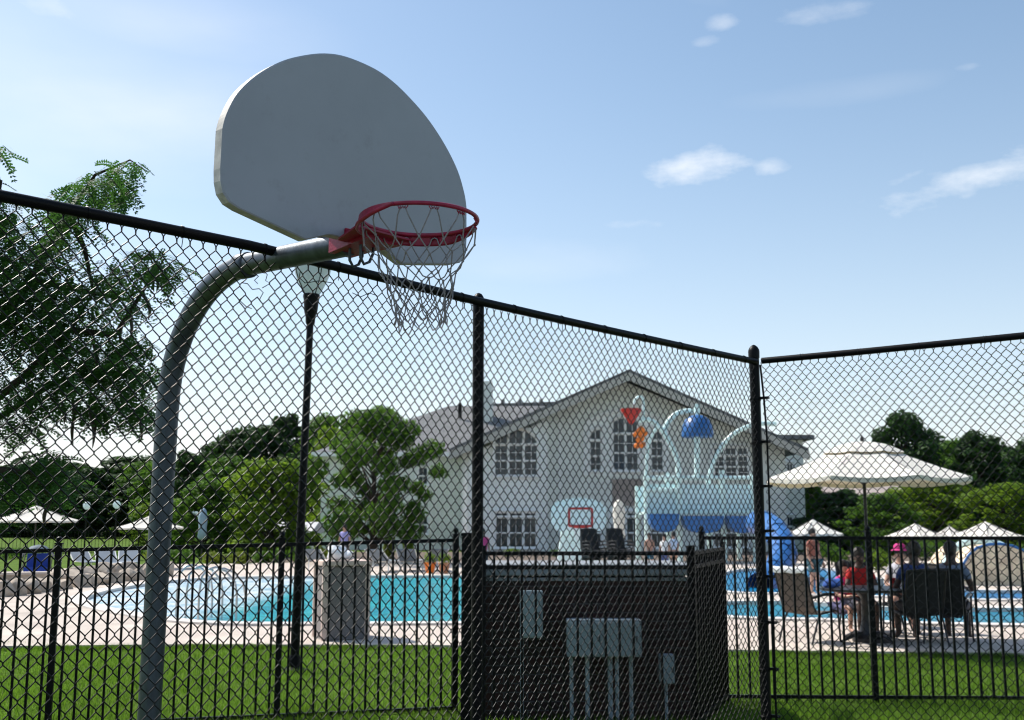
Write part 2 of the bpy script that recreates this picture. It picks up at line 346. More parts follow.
# ------------------------------------------------------------------ ground, deck, pools
g = MB(); g.add([(-2500, -200, 0), (2500, -200, 0), (2500, 3500, 0), (-2500, 3500, 0)], [(0, 1, 2, 3)])
struct('ground', g, lawnmat())
CL0 = Vector((-1.9497, 3.8981, 0)); CC = Vector((1.8431, 7.9804, 0)); CR = Vector((3.3963, 6.9269, 0))
dl = (CC - CL0).normalized(); dr = (CR - CC).normalized()
court = MB(); a = CC - dl * 14; b = CC + dr * 12
court.add([(a.x, a.y, .006), (a.x + 10, a.y - 12, .006), (b.x + 4, b.y - 12, .006), (b.x, b.y, .006), (CC.x, CC.y - .12, .006)], [(0, 1, 2, 3, 4)])
struct('court_pavement', court, mat('court_asphalt', (.06, .06, .062), .9, .25, 8, bump=.5, bscale=120))
def poly_sheet(name, outer, holes, z, m, thick=0.0):
    bm = bmesh.new(); edges = []; loops = []
    for loop in [outer] + holes:
        vs = [bm.verts.new((p.x, p.y, z)) for p in loop]; loops.append(vs)
        for i in range(len(vs)): edges.append(bm.edges.new((vs[i], vs[(i + 1) % len(vs)])))
    bmesh.ops.triangle_fill(bm, use_beauty=True, use_dissolve=False, edges=edges, normal=(0, 0, 1))
    if thick:
        for vs in loops:
            lo = [bm.verts.new((q.co.x, q.co.y, z - thick)) for q in vs]
            for i in range(len(vs)):
                j = (i + 1) % len(vs); bm.faces.new((vs[i], vs[j], lo[j], lo[i]))
    bmesh.ops.recalc_face_normals(bm, faces=bm.faces[:])
    me = bpy.data.meshes.new(name); bm.to_mesh(me); bm.free(); me.materials.append(m)
    o = bpy.data.objects.new(name, me); COL.objects.link(o); o['kind'] = 'structure'; return o
def smooth_loop(pts, k=4):
    n = len(pts); out = []
    for i in range(n):
        p0, p1, p2, p3 = (pts[(i + j - 1) % n] for j in range(4))
        for s_ in range(k):
            t = s_ / k
            out.append(.5 * ((2 * p1) + (p2 - p0) * t + (2 * p0 - 5 * p1 + 4 * p2 - p3) * t * t + (3 * p1 - p0 - 3 * p2 + p3) * t ** 3))
    return out
DZ = .06
poolA = [G(u, v, DZ) for u, v in ((84, 600), (100, 593), (126, 587.5), (165, 582), (215, 578.3), (300, 577), (400, 576.5), (500, 576.5), (600, 576.5), (655, 578), (676, 590), (668, 612), (640, 621), (560, 623), (450, 623.5), (330, 624), (250, 624), (190, 621.5), (140, 615), (104, 608))]
poolB = [G(u, v, DZ) for u, v in ((712, 604), (760, 602.5), (820, 604), (900, 609), (1000, 609.5), (1120, 609), (1300, 612), (1280, 626), (1120, 626), (950, 624.5), (820, 620), (740, 618), (708, 613))]
poolC = [G(u, v, DZ) for u, v in ((716, 590), (728, 572), (780, 569), (840, 570), (880, 580), (960, 590), (1100, 591), (1200, 595), (1100, 600), (960, 600), (880, 597), (800, 594.5))]
poolA, poolB, poolC = (smooth_loop(p) for p in (poolA, poolB, poolC))
front = [G(u, v, DZ) for u, v in ((-250, 652), (0, 646), (200, 644), (440, 645), (640, 648), (760, 650), (1020, 653), (1300, 661))]
back = [Vector((48, 30, 0)), Vector((46, 44, 0)), Vector((-6, 43, 0)), Vector((-14, 40, 0)), Vector((-17, 33, 0)), Vector((-16, 24, 0)), Vector((-20, 20, 0))]
M_deck = mat('pale_pool_deck_concrete', (.50, .435, .38), .92, .2, .9, spec=.15, bump=.25, bscale=70)
poly_sheet('pool_deck', front + back, [poolA, poolB, poolC], DZ, M_deck, DZ + .03)
x0 = G(120, 600).x; x1 = G(300, 600).x
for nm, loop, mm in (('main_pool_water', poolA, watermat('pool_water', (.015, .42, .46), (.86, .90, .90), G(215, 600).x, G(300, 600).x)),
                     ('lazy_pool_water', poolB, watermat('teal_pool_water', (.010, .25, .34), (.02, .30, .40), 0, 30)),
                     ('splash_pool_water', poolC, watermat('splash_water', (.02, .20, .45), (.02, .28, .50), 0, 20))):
    bm = bmesh.new(); c = sum(loop, Vector()) / len(loop)
    vs = [bm.verts.new((p.x + (p.x - c.x) * .004, p.y + (p.y - c.y) * .004, .02)) for p in loop]; bm.faces.new(vs)
    bmesh.ops.triangulate(bm, faces=bm.faces[:]); bmesh.ops.recalc_face_normals(bm, faces=bm.faces[:])
    me = bpy.data.meshes.new(nm); bm.to_mesh(me); bm.free(); me.materials.append(mm)
    o = bpy.data.objects.new(nm, me); COL.objects.link(o); o['kind'] = 'structure'
bed = MB(); bed.add([(-12, 43.2, .03), (46, 44.2, .03), (46, 56.9, .03), (-12, 56.9, .03)], [(0, 1, 2, 3)])
struct('planting_bed', bed, mat('bark_mulch', (.11, .08, .06), .95, .35, 6, bump=.6, bscale=30))
def ring_strip(name, loop, wdt, z0, z1, m):
    c = sum(loop, Vector()) / len(loop); n = len(loop); mb = MB(); ins = []; out = []
    for i, p in enumerate(loop):
        t = (loop[(i + 1) % n] - loop[i - 1]).normalized(); nn = Vector((t.y, -t.x, 0))
        if nn.dot(p - c) < 0: nn = -nn
        ins.append(p - nn * .05); out.append(p + nn * wdt)
    vs = [(q.x, q.y, z) for z in (z0, z1) for L in (ins, out) for q in L]; fs = []
    for i in range(n):
        j = (i + 1) % n
        fs += [(2 * n + i, 2 * n + j, 3 * n + j, 3 * n + i), (i, j, 2 * n + j, 2 * n + i), (n + j, n + i, 3 * n + i, 3 * n + j)]
    mb.add(vs, fs); return struct(name, mb, m)
for nm, l in (('main_pool_coping', poolA), ('lazy_pool_coping', poolB), ('splash_pool_coping', poolC)):
    ring_strip(nm, l, .30, -.05, DZ + .035, mat('pale_coping', (.58, .54, .50), .7, .08, 4))

# grass blades on the near lawn
def grass():
    rd = random.Random(3); vs = []; fs = []
    for i in range(150000):
        Y = 8.0 + 7.1 * rd.random() ** 1.15; half = Y * .56 + .6
        X = rd.uniform(-half, half)
        patch = math.sin(X * 2.1 + math.sin(Y * 1.7) * 1.3) * math.sin(Y * 2.9 + X)
        h = (.035 + .035 * rd.random()) * (1 + .3 * patch); a = rd.uniform(0, 6.28); wd = rd.uniform(.003, .0065)
        lx, ly = rd.gauss(0, .02), rd.gauss(0, .02); ca, sa = math.cos(a) * wd, math.sin(a) * wd; k = len(vs)
        vs += [(X - ca, Y - sa, 0), (X + ca, Y + sa, 0), (X + lx, Y + ly, h)]; fs.append((k, k + 1, k + 2))
    for i in range(16000):                       # longer fringe where the mower does not reach the deck edge
        X = rd.uniform(-9.5, 10.5); Y = 0
        for p0, p1 in zip(front[:-1], front[1:]):
            if p0.x <= X <= p1.x: Y = p0.y + (p1.y - p0.y) * (X - p0.x) / (p1.x - p0.x)
        if not Y: continue
        Y -= .01 + abs(rd.gauss(0, .05)); h = rd.uniform(.045, .085) * (1 + .35 * math.sin(X * 5) * math.sin(X * 1.7)); a = rd.uniform(0, 6.28); wd = rd.uniform(.003, .0065)
        lx, ly = rd.gauss(0, .03), rd.gauss(0, .02); ca, sa = math.cos(a) * wd, math.sin(a) * wd; k = len(vs)
        vs += [(X - ca, Y - sa, 0), (X + ca, Y + sa, 0), (X + lx, Y + ly, h)]; fs.append((k, k + 1, k + 2))
    me = bpy.data.meshes.new('grass'); me.from_pydata(vs, [], fs); me.materials.append(M_grassblade)
    o = bpy.data.objects.new('grass', me); COL.objects.link(o)
    tag(o, 'short bright green mown grass between the court fence and the pool deck', 'grass', kind='stuff')
grass()

# ------------------------------------------------------------------ chain link fences
H_F = 2.92
def chain_run(root, A, d, L, skip=None, h=.0355, prof_=None):
    nrm = Vector((d.y, -d.x, 0))            # towards the court
    p = .0308; zt = H_F - .044; rows = int((zt - .06) / h); cols = int(L / p); rw = .0027; CUT = .13; EXT = .11 * p + .0012
    mb = MB(); rd = random.Random(5)
    def RZ(s):                              # the rail is not dead straight: measured height along the run
        for (s0, z0), (s1, z1) in zip(prof_[:-1], prof_[1:]):
            if s <= s1 or (s1, z1) == prof_[-1]: return z0 + (z1 - z0) * (s - s0) / (s1 - s0) - H_F if s0 <= s <= s1 else (z0 if s < s0 else z1) - H_F
        return 0
    mb = MB(); rd = random.Random(5)
    def sag(s, z):
        o = nrm * (.010 * math.sin(s * 2.3 + z) + .006 * math.sin(s * 5.1 - z * 3.0))
        return o + d * (.004 * math.sin(z * 4 + s)) + Vector((0, 0, .006 * math.sin(s * 3.7 + 1)))
    def node(i, r, off):
        s = i * p; z = zt - r * h + RZ(s) * (1 - r / rows); return A + d * s + Vector((0, 0, z)) + nrm * off + sag(s, z)
    for i in range(cols):
        par = i % 2; run = []
        def flush():
            if len(run) > 1: mb.tube(run, rw, 6, caps=True)
            run.clear()
        for r in range(rows):
            i0 = i + ((r + par) % 2); i1 = i + ((r + 1 + par) % 2)
            sc = (i0 + i1) / 2 * p; zc = zt - (r + .5) * h
            if skip and skip(A + d * sc + Vector((0, 0, zc))): flush(); continue
            off = .0022 if i1 < i0 else -.0022
            sg = 1 if i1 > i0 else -1
            a_, b_ = node(i0, r, off) - d * (sg * EXT), node(i1, r + 1, off) + d * (sg * EXT)
            if not run and r == 0:
                run.append(node(i0, -.75, 0) - d * (sg * .010)); run.append(node(i0, -.35, 0) - d * (sg * .001))
            for q_f in (CUT, CUT + .09, .91 - CUT, 1 - CUT): run.append(a_.lerp(b_, q_f))
        flush()
    mb.build('wire_mesh', M_wire, root, smooth=80)
    # top rail with couplings
    e = A + d * L
    ks = [0] + [q for q, _ in prof_ if 0.05 < q < L - .05] + [L]
    mr = MB().tube([A + d * q + Vector((0, 0, H_F + RZ(q))) for q in ks], .0235, 14)
    mr.build('top_rail', M_black, root, smooth=50)
    mb = MB(); s = .3
    while s < L:                            # twisted tie wires
        c = A + d * s + Vector((0, 0, H_F + RZ(s)))
        pts = [c + (Vector((0, 0, 1)) * math.cos(t) + nrm * math.sin(t)) * .026 + d * (.0018 * k) for k, t in enumerate([j * .7 for j in range(10)])]
        pts.append(c + Vector((0, 0, -.07)) + nrm * .012); MB().tube(pts, .0022, 4).build('tie_wire', M_wire, root, smooth=80); s += .42
    mb = MB().tube([A + Vector((0, 0, .05)), e + Vector((0, 0, .05))], .003, 5); mb.build('tension_wire', M_wire, root)
def post(root, c, r, top, cap='ball'):
    c = Vector((c.x, c.y, 0))
    o = MB().tube([c, c + Vector((0, 0, top))], r, 18).build('post', M_black, root, smooth=50)
    if cap == 'dome':
        k = MB().lathe([(r + .004, 0), (r + .005, .05), (r + .002, .065), (r * .75, .085), (r * .35, .098), (.004, .102)], c + Vector((0, 0, top - .02)), 18)
    else:   # loop cap that carries the rail
        k = MB().lathe([(r + .003, 0), (r + .004, .03), (r * .9, .05), (r * .6, .065), (.004, .072)], c + Vector((0, 0, top)), 16)
    k.build('post_cap', M_black, root, smooth=50)
    return o
M1 = CC - dl * 2.97
L_run = 2.97 * 3
torn = [(247, 273), (262, 271), (268, 283), (262, 300), (252, 304), (243, 296), (240, 283)]
tp = [onplane(u, v, (CL0.x, CL0.y), (dl.x, dl.y)) for u, v in torn]; tc3 = sum(tp, Vector()) / len(tp)
def skipL(q): return abs((q - tc3).dot(dl)) < .056 and abs(q.z - tc3.z) < .058
rt = thing('chain_link_fence', 'tall black chain-link fence running from the left foreground back to the corner post', 'fence', (CC.x, CC.y, 0))
A0 = CC - dl * L_run
nl = Vector((dl.y, -dl.x, 0))
def zprof(px, A, d, base):
    out = []
    for u, v in px:
        q = onplane(u, v, (A.x, A.y), (d.x, d.y)); out.append(((Vector((q.x, q.y, 0)) - base).dot(d), q.z))
    return out
PR = zprof([(0, 195.8), (125, 220.5), (250, 245.6), (360, 272.2), (410, 284.6), (460, 297), (540, 315.2), (620, 332.8), (700, 350), (747, 359.8)], A0 + nl * .03, dl, A0 + nl * .03)
chain_run(rt, A0 + nl * .03, dl, L_run - .02, skipL, .0353, PR)
for k in (1, 2, 3): post(rt, CC - dl * 2.97 * k - nl * .012, .031, H_F - .035)
post(rt, CC, .038, H_F + .02, 'dome')
mb = MB(); rd = random.Random(11)
zs = [2.60 - .33 * k for k in range(8)]
for z in zs:
    mb = MB().lathe([(.040, -.011), (.0425, -.009), (.0425, .009), (.040, .011)], (CC.x, CC.y, z), 18)
    q = CC - dl * .052 + Vector((0, 0, z)); mb.box(q, (.03, .012, .018), math.atan2(dl.y, dl.x))
    mb.build('tension_band', M_black, rt)
# loose broken strands in the torn patch
mb = MB()
for (u0, v0, pts) in ((240, 283, [(246, 284), (250, 290), (258, 289), (262, 293), (258, 300)]), (262, 270, [(266, 275), (264, 281), (268, 284), (262, 288)]),
                      (243, 296, [(240, 301), (244, 307), (250, 309)]), (253, 272, [(256, 277), (252, 281), (256, 284)]), (330, 283, [(318, 281), (305, 283), (298, 278), (300, 272)]),
                      (352, 293, [(360, 297), (369, 293), (376, 296)])):
    q = [onplane(u, v, (CL0.x + nl.x * .045, CL0.y + nl.y * .045), (dl.x, dl.y)) + nl * rd.uniform(0, .02) for u, v in [(u0, v0)] + pts]
    MB().tube(q, .0022, 5).build('broken_wire', M_wire, rt, smooth=80)
rr_ = thing('chain_link_fence', 'tall black chain-link fence running right from the domed corner post past the big parasol', 'fence', (CC.x + dr.x * .2, CC.y + dr.y * .2, 0))
nr = Vector((dr.y, -dr.x, 0))
nr = nr if nr.y < 0 else -nr
PR2 = zprof([(762, 360.8), (860, 351.8), (1024, 335.6)], CC + dr * .07 + nr * .02, dr, CC + dr * .07 + nr * .02)
chain_run(rr_, CC + dr * .07 + nr * .02, dr, 5.9, None, .0368, PR2)
post(rr_, CC + dr * 2.97, .031, H_F - .03); post(rr_, CC + dr * 5.97, .038, H_F + .055, 'dome')
bar = [CC + dr * .055 + Vector((0, 0, 2.86)), CC + dr * .075 + Vector((0, 0, 2.6)), CC + dr * .088 + Vector((0, 0, 2.3)), CC + dr * .088 + Vector((0, 0, 1.2)), CC + dr * .08 + Vector((0, 0, .06))]
MB().tube([q + nr * .02 for q in bar], .0075, 6).build('tension_bar', M_black, rr_, smooth=60)
mb = MB()
for z in zs:
    q = CC + dr * .062 + Vector((0, 0, z + .01)); mb = MB().box(q, (.085, .014, .02), math.atan2(dr.y, dr.x))
    mb.tube([q + dr * .035 - nr * .03, q + dr * .035 + nr * .035], .006, 6)
    mb.build('band_clamp', M_black, rr_)

# ------------------------------------------------------------------ basketball hoop
BC = Vector((-.672, 4.45, 0)); th = R(49); bd = Vector((math.cos(th), math.sin(th), 0)); bn = Vector((bd.y, -bd.x, 0))
PB = BC - bn * 1.44
hoop = thing('basketball_hoop', 'outdoor basketball hoop with grey fan backboard, red rim and net on bent steel pole', 'basketball hoop', (PB.x, PB.y, 0))
def arm(t, z): return PB + bn * t + Vector((0, 0, z))
prof = [(-.044, 0), (-.034, .8), (-.020, 1.6), (-.006, 2.2)]
bend = []
for k in range(0, 15):
    a_ = math.pi / 2 * k / 14; bend.append((.64 * (1 - math.cos(a_)), 2.285 + .63 * math.sin(a_)))
pts = prof + bend
MB().tube([arm(*q) for q in pts] , .056, 24).build('pole', M_galv, hoop, smooth=60)
MB().tube([arm(.60, 2.916), arm(1.39, 2.888)], .054, 24).build('arm', M_galv, hoop, smooth=60)
MB().tube([arm(.585, 2.913), arm(.59, 2.9135), arm(.66, 2.911), arm(.665, 2.9108)], [.0595, .0630, .0630, .0595], 24).build('arm_collar', M_galv, hoop, smooth=60)
half = [(.14, 2.868), (.165, 2.862), (.255, 2.826), (.275, 2.820), (.60, 2.878), (.645, 2.893), (.675, 2.925), (.687, 2.97), (.690, 3.02), (.688, 3.18), (.672, 3.245), (.625, 3.345), (.54, 3.447),
        (.43, 3.540), (.32, 3.605), (.20, 3.657), (.08, 3.683)]
def cr(ps, n=5):
    out = []
    for i in range(len(ps) - 1):
        p0, p1, p2, p3 = ps[max(i - 1, 0)], ps[i], ps[i + 1], ps[min(i + 2, len(ps) - 1)]
        for q in range(n):
            t = q / n; out.append(tuple(.5 * (2 * p1[c] + (p2[c] - p0[c]) * t + (2 * p0[c] - 5 * p1[c] + 4 * p2[c] - p3[c]) * t * t + (3 * p1[c] - p0[c] - 3 * p2[c] + p3[c]) * t ** 3) for c in (0, 1)))
    return out
arc_ = half[9:] + [(-k, z) for k, z in reversed(half[9:])]
outl = half[:9] + cr(arc_) + [arc_[-1]] + [(-k, z) for k, z in reversed(half[:9])]
def bp_(k, z, o=0.0): return BC + bd * k + bn * o + Vector((0, 0, z + .022))
def board_mesh():
    # dense rounded outline, face plus a slightly inset bevel
    o = [bp_(k, z) for k, z in outl]
    c = bp_(0, 3.2); mb = MB(); n = len(o); ins = [c + (q - c) * .988 for q in o]
    vs = ins + o + [q - bn * .045 for q in o] + [q - bn * .05 for q in [c + (p - c) * .97 for p in o]]
    vs = [v + bn * .004 if i < n else v for i, v in enumerate(vs)]
    mb.add(vs, [tuple(range(n)) , tuple(range(4 * n - 1, 3 * n - 1, -1))])
    mb.cur = 0; f = []
    for i in range(n):
        j = (i + 1) % n; f.append((j, i, n + i, n + j))
    mb.add([], []); k0 = 0
    mb.f += f; mb.mi += [0] * n
    e = []
    for i in range(n):
        j = (i + 1) % n; e.append((n + j, n + i, 2 * n + i, 2 * n + j)); e.append((2 * n + j, 2 * n + i, 3 * n + i, 3 * n + j))
    mb.f += e; mb.mi += [1] * len(e); return mb
bb = board_mesh().build('backboard', [M_board, M_edge], hoop)
mb = MB()                                                 # rear mounting frame
mb.box(bp_(0, 3.06, -.075), (.22, .05, .20), th); mb.tube([bp_(-.3, 3.35, -.06), arm(1.2, 2.93)], .014, 8); mb.tube([bp_(.3, 3.35, -.06), arm(1.2, 2.93)], .014, 8)
mb.build('board_bracket', M_galv, hoop, smooth=50)
RC = BC + bn * .39 + Vector((0, 0, 2.912)); RR = .2365
def ringp(a_, r=RR, dz=0): return RC + (bd * math.cos(a_) + bn * math.sin(a_)) * r + Vector((0, 0, dz))
rim = MB().tube([ringp(2 * math.pi * k / 64) for k in range(64)], .0088, 10, closed=True).build('rim', M_red, hoop, smooth=60)
mb = MB()                                                 # reinforcing band round the board half of the ring
A_ = [(-math.pi * .5) + R(x) for x in range(-112, 113, 7)]
top = [ringp(a_, RR + .010, .002) for a_ in A_]
tp_ = lambda a_: min(1, (R(114) - abs(a_ + math.pi / 2)) / R(40)) ** .7
low = [ringp(a_, RR + .016, .002 - .040 * tp_(a_)) for a_ in A_]; n = len(A_)
inn = [ringp(a_, RR + .004, .002) for a_ in A_]; lin = [ringp(a_, RR + .008, .002 - .040 * tp_(a_)) for a_ in A_]
vs = top + low + inn + lin; fs = []
for i in range(n - 1):
    fs += [(i, i + 1, n + i + 1, n + i), (2 * n + i + 1, 2 * n + i, 3 * n + i, 3 * n + i + 1), (i + 1, i, 2 * n + i, 2 * n + i + 1), (n + i, n + i + 1, 3 * n + i + 1, 3 * n + i)]
fs += [(0, n, 3 * n, 2 * n), (n - 1, 2 * n - 1 + 2 * n, 2 * n - 1, 3 * n - 1)][:1]
mb.add(vs, fs); mb.tube(low, .0085, 8); mb.build('rim_band', M_red, rim_parent if False else hoop, smooth=60)
mb = MB()                                                 # red mount: gusset from arm end to ring
def mp_(k, o, z): return BC + bd * k + bn * o + Vector((0, 0, z))
vs = [mp_(-.062, -.11, 2.845), mp_(.062, -.11, 2.845), mp_(.062, -.11, 2.945), mp_(-.062, -.11, 2.945),
      mp_(-.085, .155, 2.862), mp_(.085, .155, 2.862), mp_(.085, .155, 2.905), mp_(-.085, .155, 2.905)]
mb.add(vs, [(3, 2, 1, 0), (4, 5, 6, 7), (0, 1, 5, 4), (1, 2, 6, 5), (2, 3, 7, 6), (3, 0, 4, 7)])
mb.box(mp_(0, .012, 2.90), (.15, .012, .065), th, .003)
mb.add([mp_(-.12, .02, 2.868), mp_(.12, .02, 2.868), mp_(.17, .20, 2.884), mp_(-.17, .20, 2.884), mp_(-.12, .02, 2.876), mp_(.12, .02, 2.876), mp_(.17, .20, 2.892), mp_(-.17, .20, 2.892)],
       [(0, 3, 2, 1), (4, 5, 6, 7), (0, 1, 5, 4), (1, 2, 6, 5), (2, 3, 7, 6), (3, 0, 4, 7)])
mb.build('rim_bracket', M_red, hoop)
mb = MB()
for t in (.02, .09):                                       # hanging u-bolts
    c = mp_(0, -.02 + t, 2.85)
    mb.tube([c + bd * -.035 + Vector((0, 0, .02)), c + bd * -.035 + Vector((0, 0, -.05)), c + bd * -.015 + Vector((0, 0, -.075)), c + bd * .015 + Vector((0, 0, -.06)), c + bd * .035 + Vector((0, 0, -.02)), c + bd * .035 + Vector((0, 0, .02))], .0065, 8)
mb.build('u_bolt', M_galv, hoop, smooth=60)
# net
mb = MB(); rd = random.Random(4); NL = 12
rows = [(.226, -.020), (.208, -.110), (.176, -.170), (.149, -.230), (.128, -.288), (.114, -.343), (.106, -.396), (.101, -.448)]
kn = {}
for r, (rad_, dz) in enumerate(rows):
    for i in range(NL * 2):
        a_ = 2 * math.pi * (i) / (NL * 2)
        kn[(r, i)] = ringp(a_ + rd.uniform(-.03, .03), rad_ * (1 + rd.uniform(-.08, .08)), dz + rd.uniform(-.018, .018)) + bd * (.02 * r / 8)
hooks = []
for i in range(0, NL * 2, 2):                              # hooks and first loops
    a_ = 2 * math.pi * i / (NL * 2)
    pts = [ringp(a_ + (k / 8 - .5) * .17, RR - .004 + (k % 2) * .006, -.010 - (k % 2) * .012) for k in range(9)]
    hooks.append(pts)
    l = kn[(1, (i - 1) % (2 * NL))]; rgt = kn[(1, (i + 1) % (2 * NL))]
    tl = ringp(a_ - .09, RR - .004, -.045); tr_ = ringp(a_ + .09, RR - .004, -.045); tm = ringp(a_, RR - .002, -.014)
    t2 = ringp(a_ - .05, RR - .003, -.020); t3 = ringp(a_ + .05, RR - .003, -.020)
    if i == 4: mb.tube([l, tl], .0029, 6); mb.tube([rgt, tr_], .0029, 6)
    else: mb.tube([l, tl, t2, tm, t3, tr_, rgt], .0029, 6)
for r in range(1, len(rows) - 1):
    for i in range(NL * 2):
        if (i + r) % 2 == 0:
            for s_ in (-1, 1):
                a1, b1 = kn[(r, i)], kn[(r + 1, (i + s_) % (2 * NL))]
                m_ = (a1 + b1) / 2 + Vector((rd.uniform(-.006, .006), rd.uniform(-.006, .006), -.006))
                mb.tube([a1, m_, b1], .0026, 6)
            mb.blob(kn[(r, i)], (.0058, .0058, .008), i, .2, 1)
mb.build('net', M_cord, hoop, smooth=70)
for pts in hooks: MB().tube(pts, .0026, 5).build('net_hook', M_red, hoop, smooth=70)

# ------------------------------------------------------------------ lamp post
def lamp(loc, label, h=3.72, group=None):
    t = thing('lamp_post', label, 'lamp post', loc, 0, group); c = Vector(loc)
    MB().lathe([(.145, 0), (.145, .02), (.12, .03), (.075, .05), (.068, .14), (.058, .18)], c, 20).build('base', M_black, t, smooth=40)
    MB().tube([c + Vector((0, 0, .1)), c + Vector((0, 0, h * .5)), c + Vector((0, 0, h))], [.054, .048, .040], 16).build('pole', M_black, t, smooth=50)
    MB().lathe([(.045, h - .12), (.055, h - .10), (.06, h - .02), (.078, h + .03), (.088, h + .14), (.093, h + .19), (.10, h + .21), (.10, h + .24), (.09, h + .25)], c, 20).build('collar', M_black, t, smooth=40)
    gl = MB().lathe([(.085, h + .245), (.12, h + .31), (.17, h + .40), (.205, h + .49), (.222, h + .58), (.224, h + .62)], c, 24).build('globe', M_globe, t, smooth=50)
    mb = MB()
    for k in range(4):
        a_ = R(45 + 90 * k) - R(6)
        mb.tube([c + Vector((math.cos(a_) * r, math.sin(a_) * r, z)) for r, z in ((.092, h + .245), (.128, h + .31), (.178, h + .40), (.213, h + .49), (.229, h + .58), (.230, h + .63))], .006, 6)
    mb.build('globe_rib', M_black, t)
    MB().lathe([(.235, h + .62), (.24, h + .64), (.235, h + .66), (.16, h + .76), (.07, h + .82), (.03, h + .84), (.03, h + .88), (.004, h + .92)], c, 24).build('lamp_cap', M_black, t, smooth=40)
    return t
LB = G(294, 671); lp_ = lamp((LB.x, LB.y, 0), 'tall black lamp post with frosted urn globe on the grass behind the hoop', 4.13); lp_.rotation_euler.y = R(1.0)

# ------------------------------------------------------------------ picket fences
def picket(label, A, B, ztA, ztB, zbA, zbB, posts, second=None, endposts=True, pw=.052, ball=True, pitch=.1127, name='picket_fence'):
    A = Vector((A.x, A.y, 0)); B = Vector((B.x, B.y, 0)); d = (B - A); L = d.length; d.normalize(); ang = math.atan2(d.y, d.x)
    t = thing(name, label, 'fence', (A.x, A.y, 0)); n = int(L / pitch)
    zt = lambda s: ztA + (ztB - ztA) * s / L; zb = lambda s: zbA + (zbB - zbA) * s / L
    stops = sorted(posts); segs = list(zip(stops[:-1], stops[1:]))
    for s0, s1 in segs:
        mb = MB(); s = s0 + pitch * .75
        while s < s1 - .05:
            if abs(s - s0) > .05:
                c = A + d * s; mb.box((c.x, c.y, (zt(s) + zb(s)) / 2 - .03), (.019, .019, zt(s) - zb(s) + .06), ang)
            s += pitch
        mb.build('picket_panel', M_black, t)
        mb = MB()
        for off in [0] + (second or []):
            p0, p1 = A + d * s0, A + d * s1; a3 = Vector((p0.x, p0.y, zt(s0) - off)); b3 = Vector((p1.x, p1.y, zt(s1) - off))
            nn = Vector((d.y, -d.x, 0)) * .0155
            mb.prism([a3 + nn + Vector((0, 0, -.016)), a3 - nn + Vector((0, 0, -.016)), a3 - nn + Vector((0, 0, .016)), a3 + nn + Vector((0, 0, .016))], b3 - a3)
        mb.build('top_rail', M_black, t)
        mb = MB(); a3 = Vector((p0.x, p0.y, zb(s0))); b3 = Vector((p1.x, p1.y, zb(s1)))
        mb.prism([a3 + nn + Vector((0, 0, -.016)), a3 - nn + Vector((0, 0, -.016)), a3 - nn + Vector((0, 0, .016)), a3 + nn + Vector((0, 0, .016))], b3 - a3)
        mb.build('bottom_rail', M_black, t)
    for s in stops:
        c = A + d * s; hh = zt(s) + .05
        po = MB().box((c.x, c.y, hh / 2), (pw, pw, hh), ang, .003).build('post', M_black, t)
        mb = MB().box((c.x, c.y, hh + .006), (pw + .012, pw + .012, .012), ang)
        if ball: mb.lathe([(.010, 0), (.012, .006), (.022, .014), (.027, .028), (.022, .044), (.010, .052), (.002, .054)], (c.x, c.y, hh + .012), 12)
        mb.build('post_cap', M_black, t)
    return t
PA = Vector((-4.177, 8.999, 0)); PE = Vector((-.539, 9.883, 0)); pd = (PE - PA).normalized()
def sOn(u, v, A, d):
    q = onplane(u, v, (A.x, A.y), (d.x, d.y)); return (Vector((q.x, q.y, 0)) - A).dot(d)
AA = PA - pd * 3.0; off = 3.0
s1, s2, s3 = (sOn(u, 640, PA, pd) + off for u in (53, 279, 455))
picket('long black metal picket fence in front of the main pool, left of the mid post', AA, PE, 1.38, 1.515, .02, .03, [s1 - 2 * (s2 - s1), s1 - (s2 - s1), s1, s2, s3])
FA = XY(484, 8.8); FB = XY(688, 8.8)
picket('black picket fence section with doubled top rail directly in front of the brick wall', FA, FB, 1.43, 1.43, .10, .10, [0, (FB - FA).length], second=[.112], ball=False, pw=.035)
# thick gate post cluster beside the mid post
SA = XY(690, 8.85); SB = XY(722, 10.3)
picket('short black picket fence return running back beside the brick wall', SA, SB, 1.43, 1.43, .08, .08, [.06, (SB - SA).length], second=[.112], ball=False, pw=.04)
RA = XY(701, 10.4); RB = XY(1024, 10.3); rdv = (RB - RA).normalized(); RBx = RA + rdv * 7.2
sp_ = sOn(873, 640, RA, rdv)
picket('black metal picket fence on the right, behind the corner post and under the parasol', RA, RBx, 1.528, 1.528, .05, .05, [0.0, sp_, sp_ + 2.44, sp_ + 4.88])
t = thing('gate_post', 'thick black square gate post with a grey latch bar beside the middle chain-link post', 'post', tuple(XY(470, 9.3)))
c = XY(468, 9.3)
MB().box((c.x, c.y, .78), (.10, .10, 1.56), 0, .004).build('post', M_black, t)
MB().box((c.x + .10, c.y, .72), (.022, .03, 1.36), 0, .003).build('latch_bar', M_black, t)
MB().box((c.x, c.y, 1.575), (.12, .12, .03), 0, .006).build('post_cap', M_black, t)

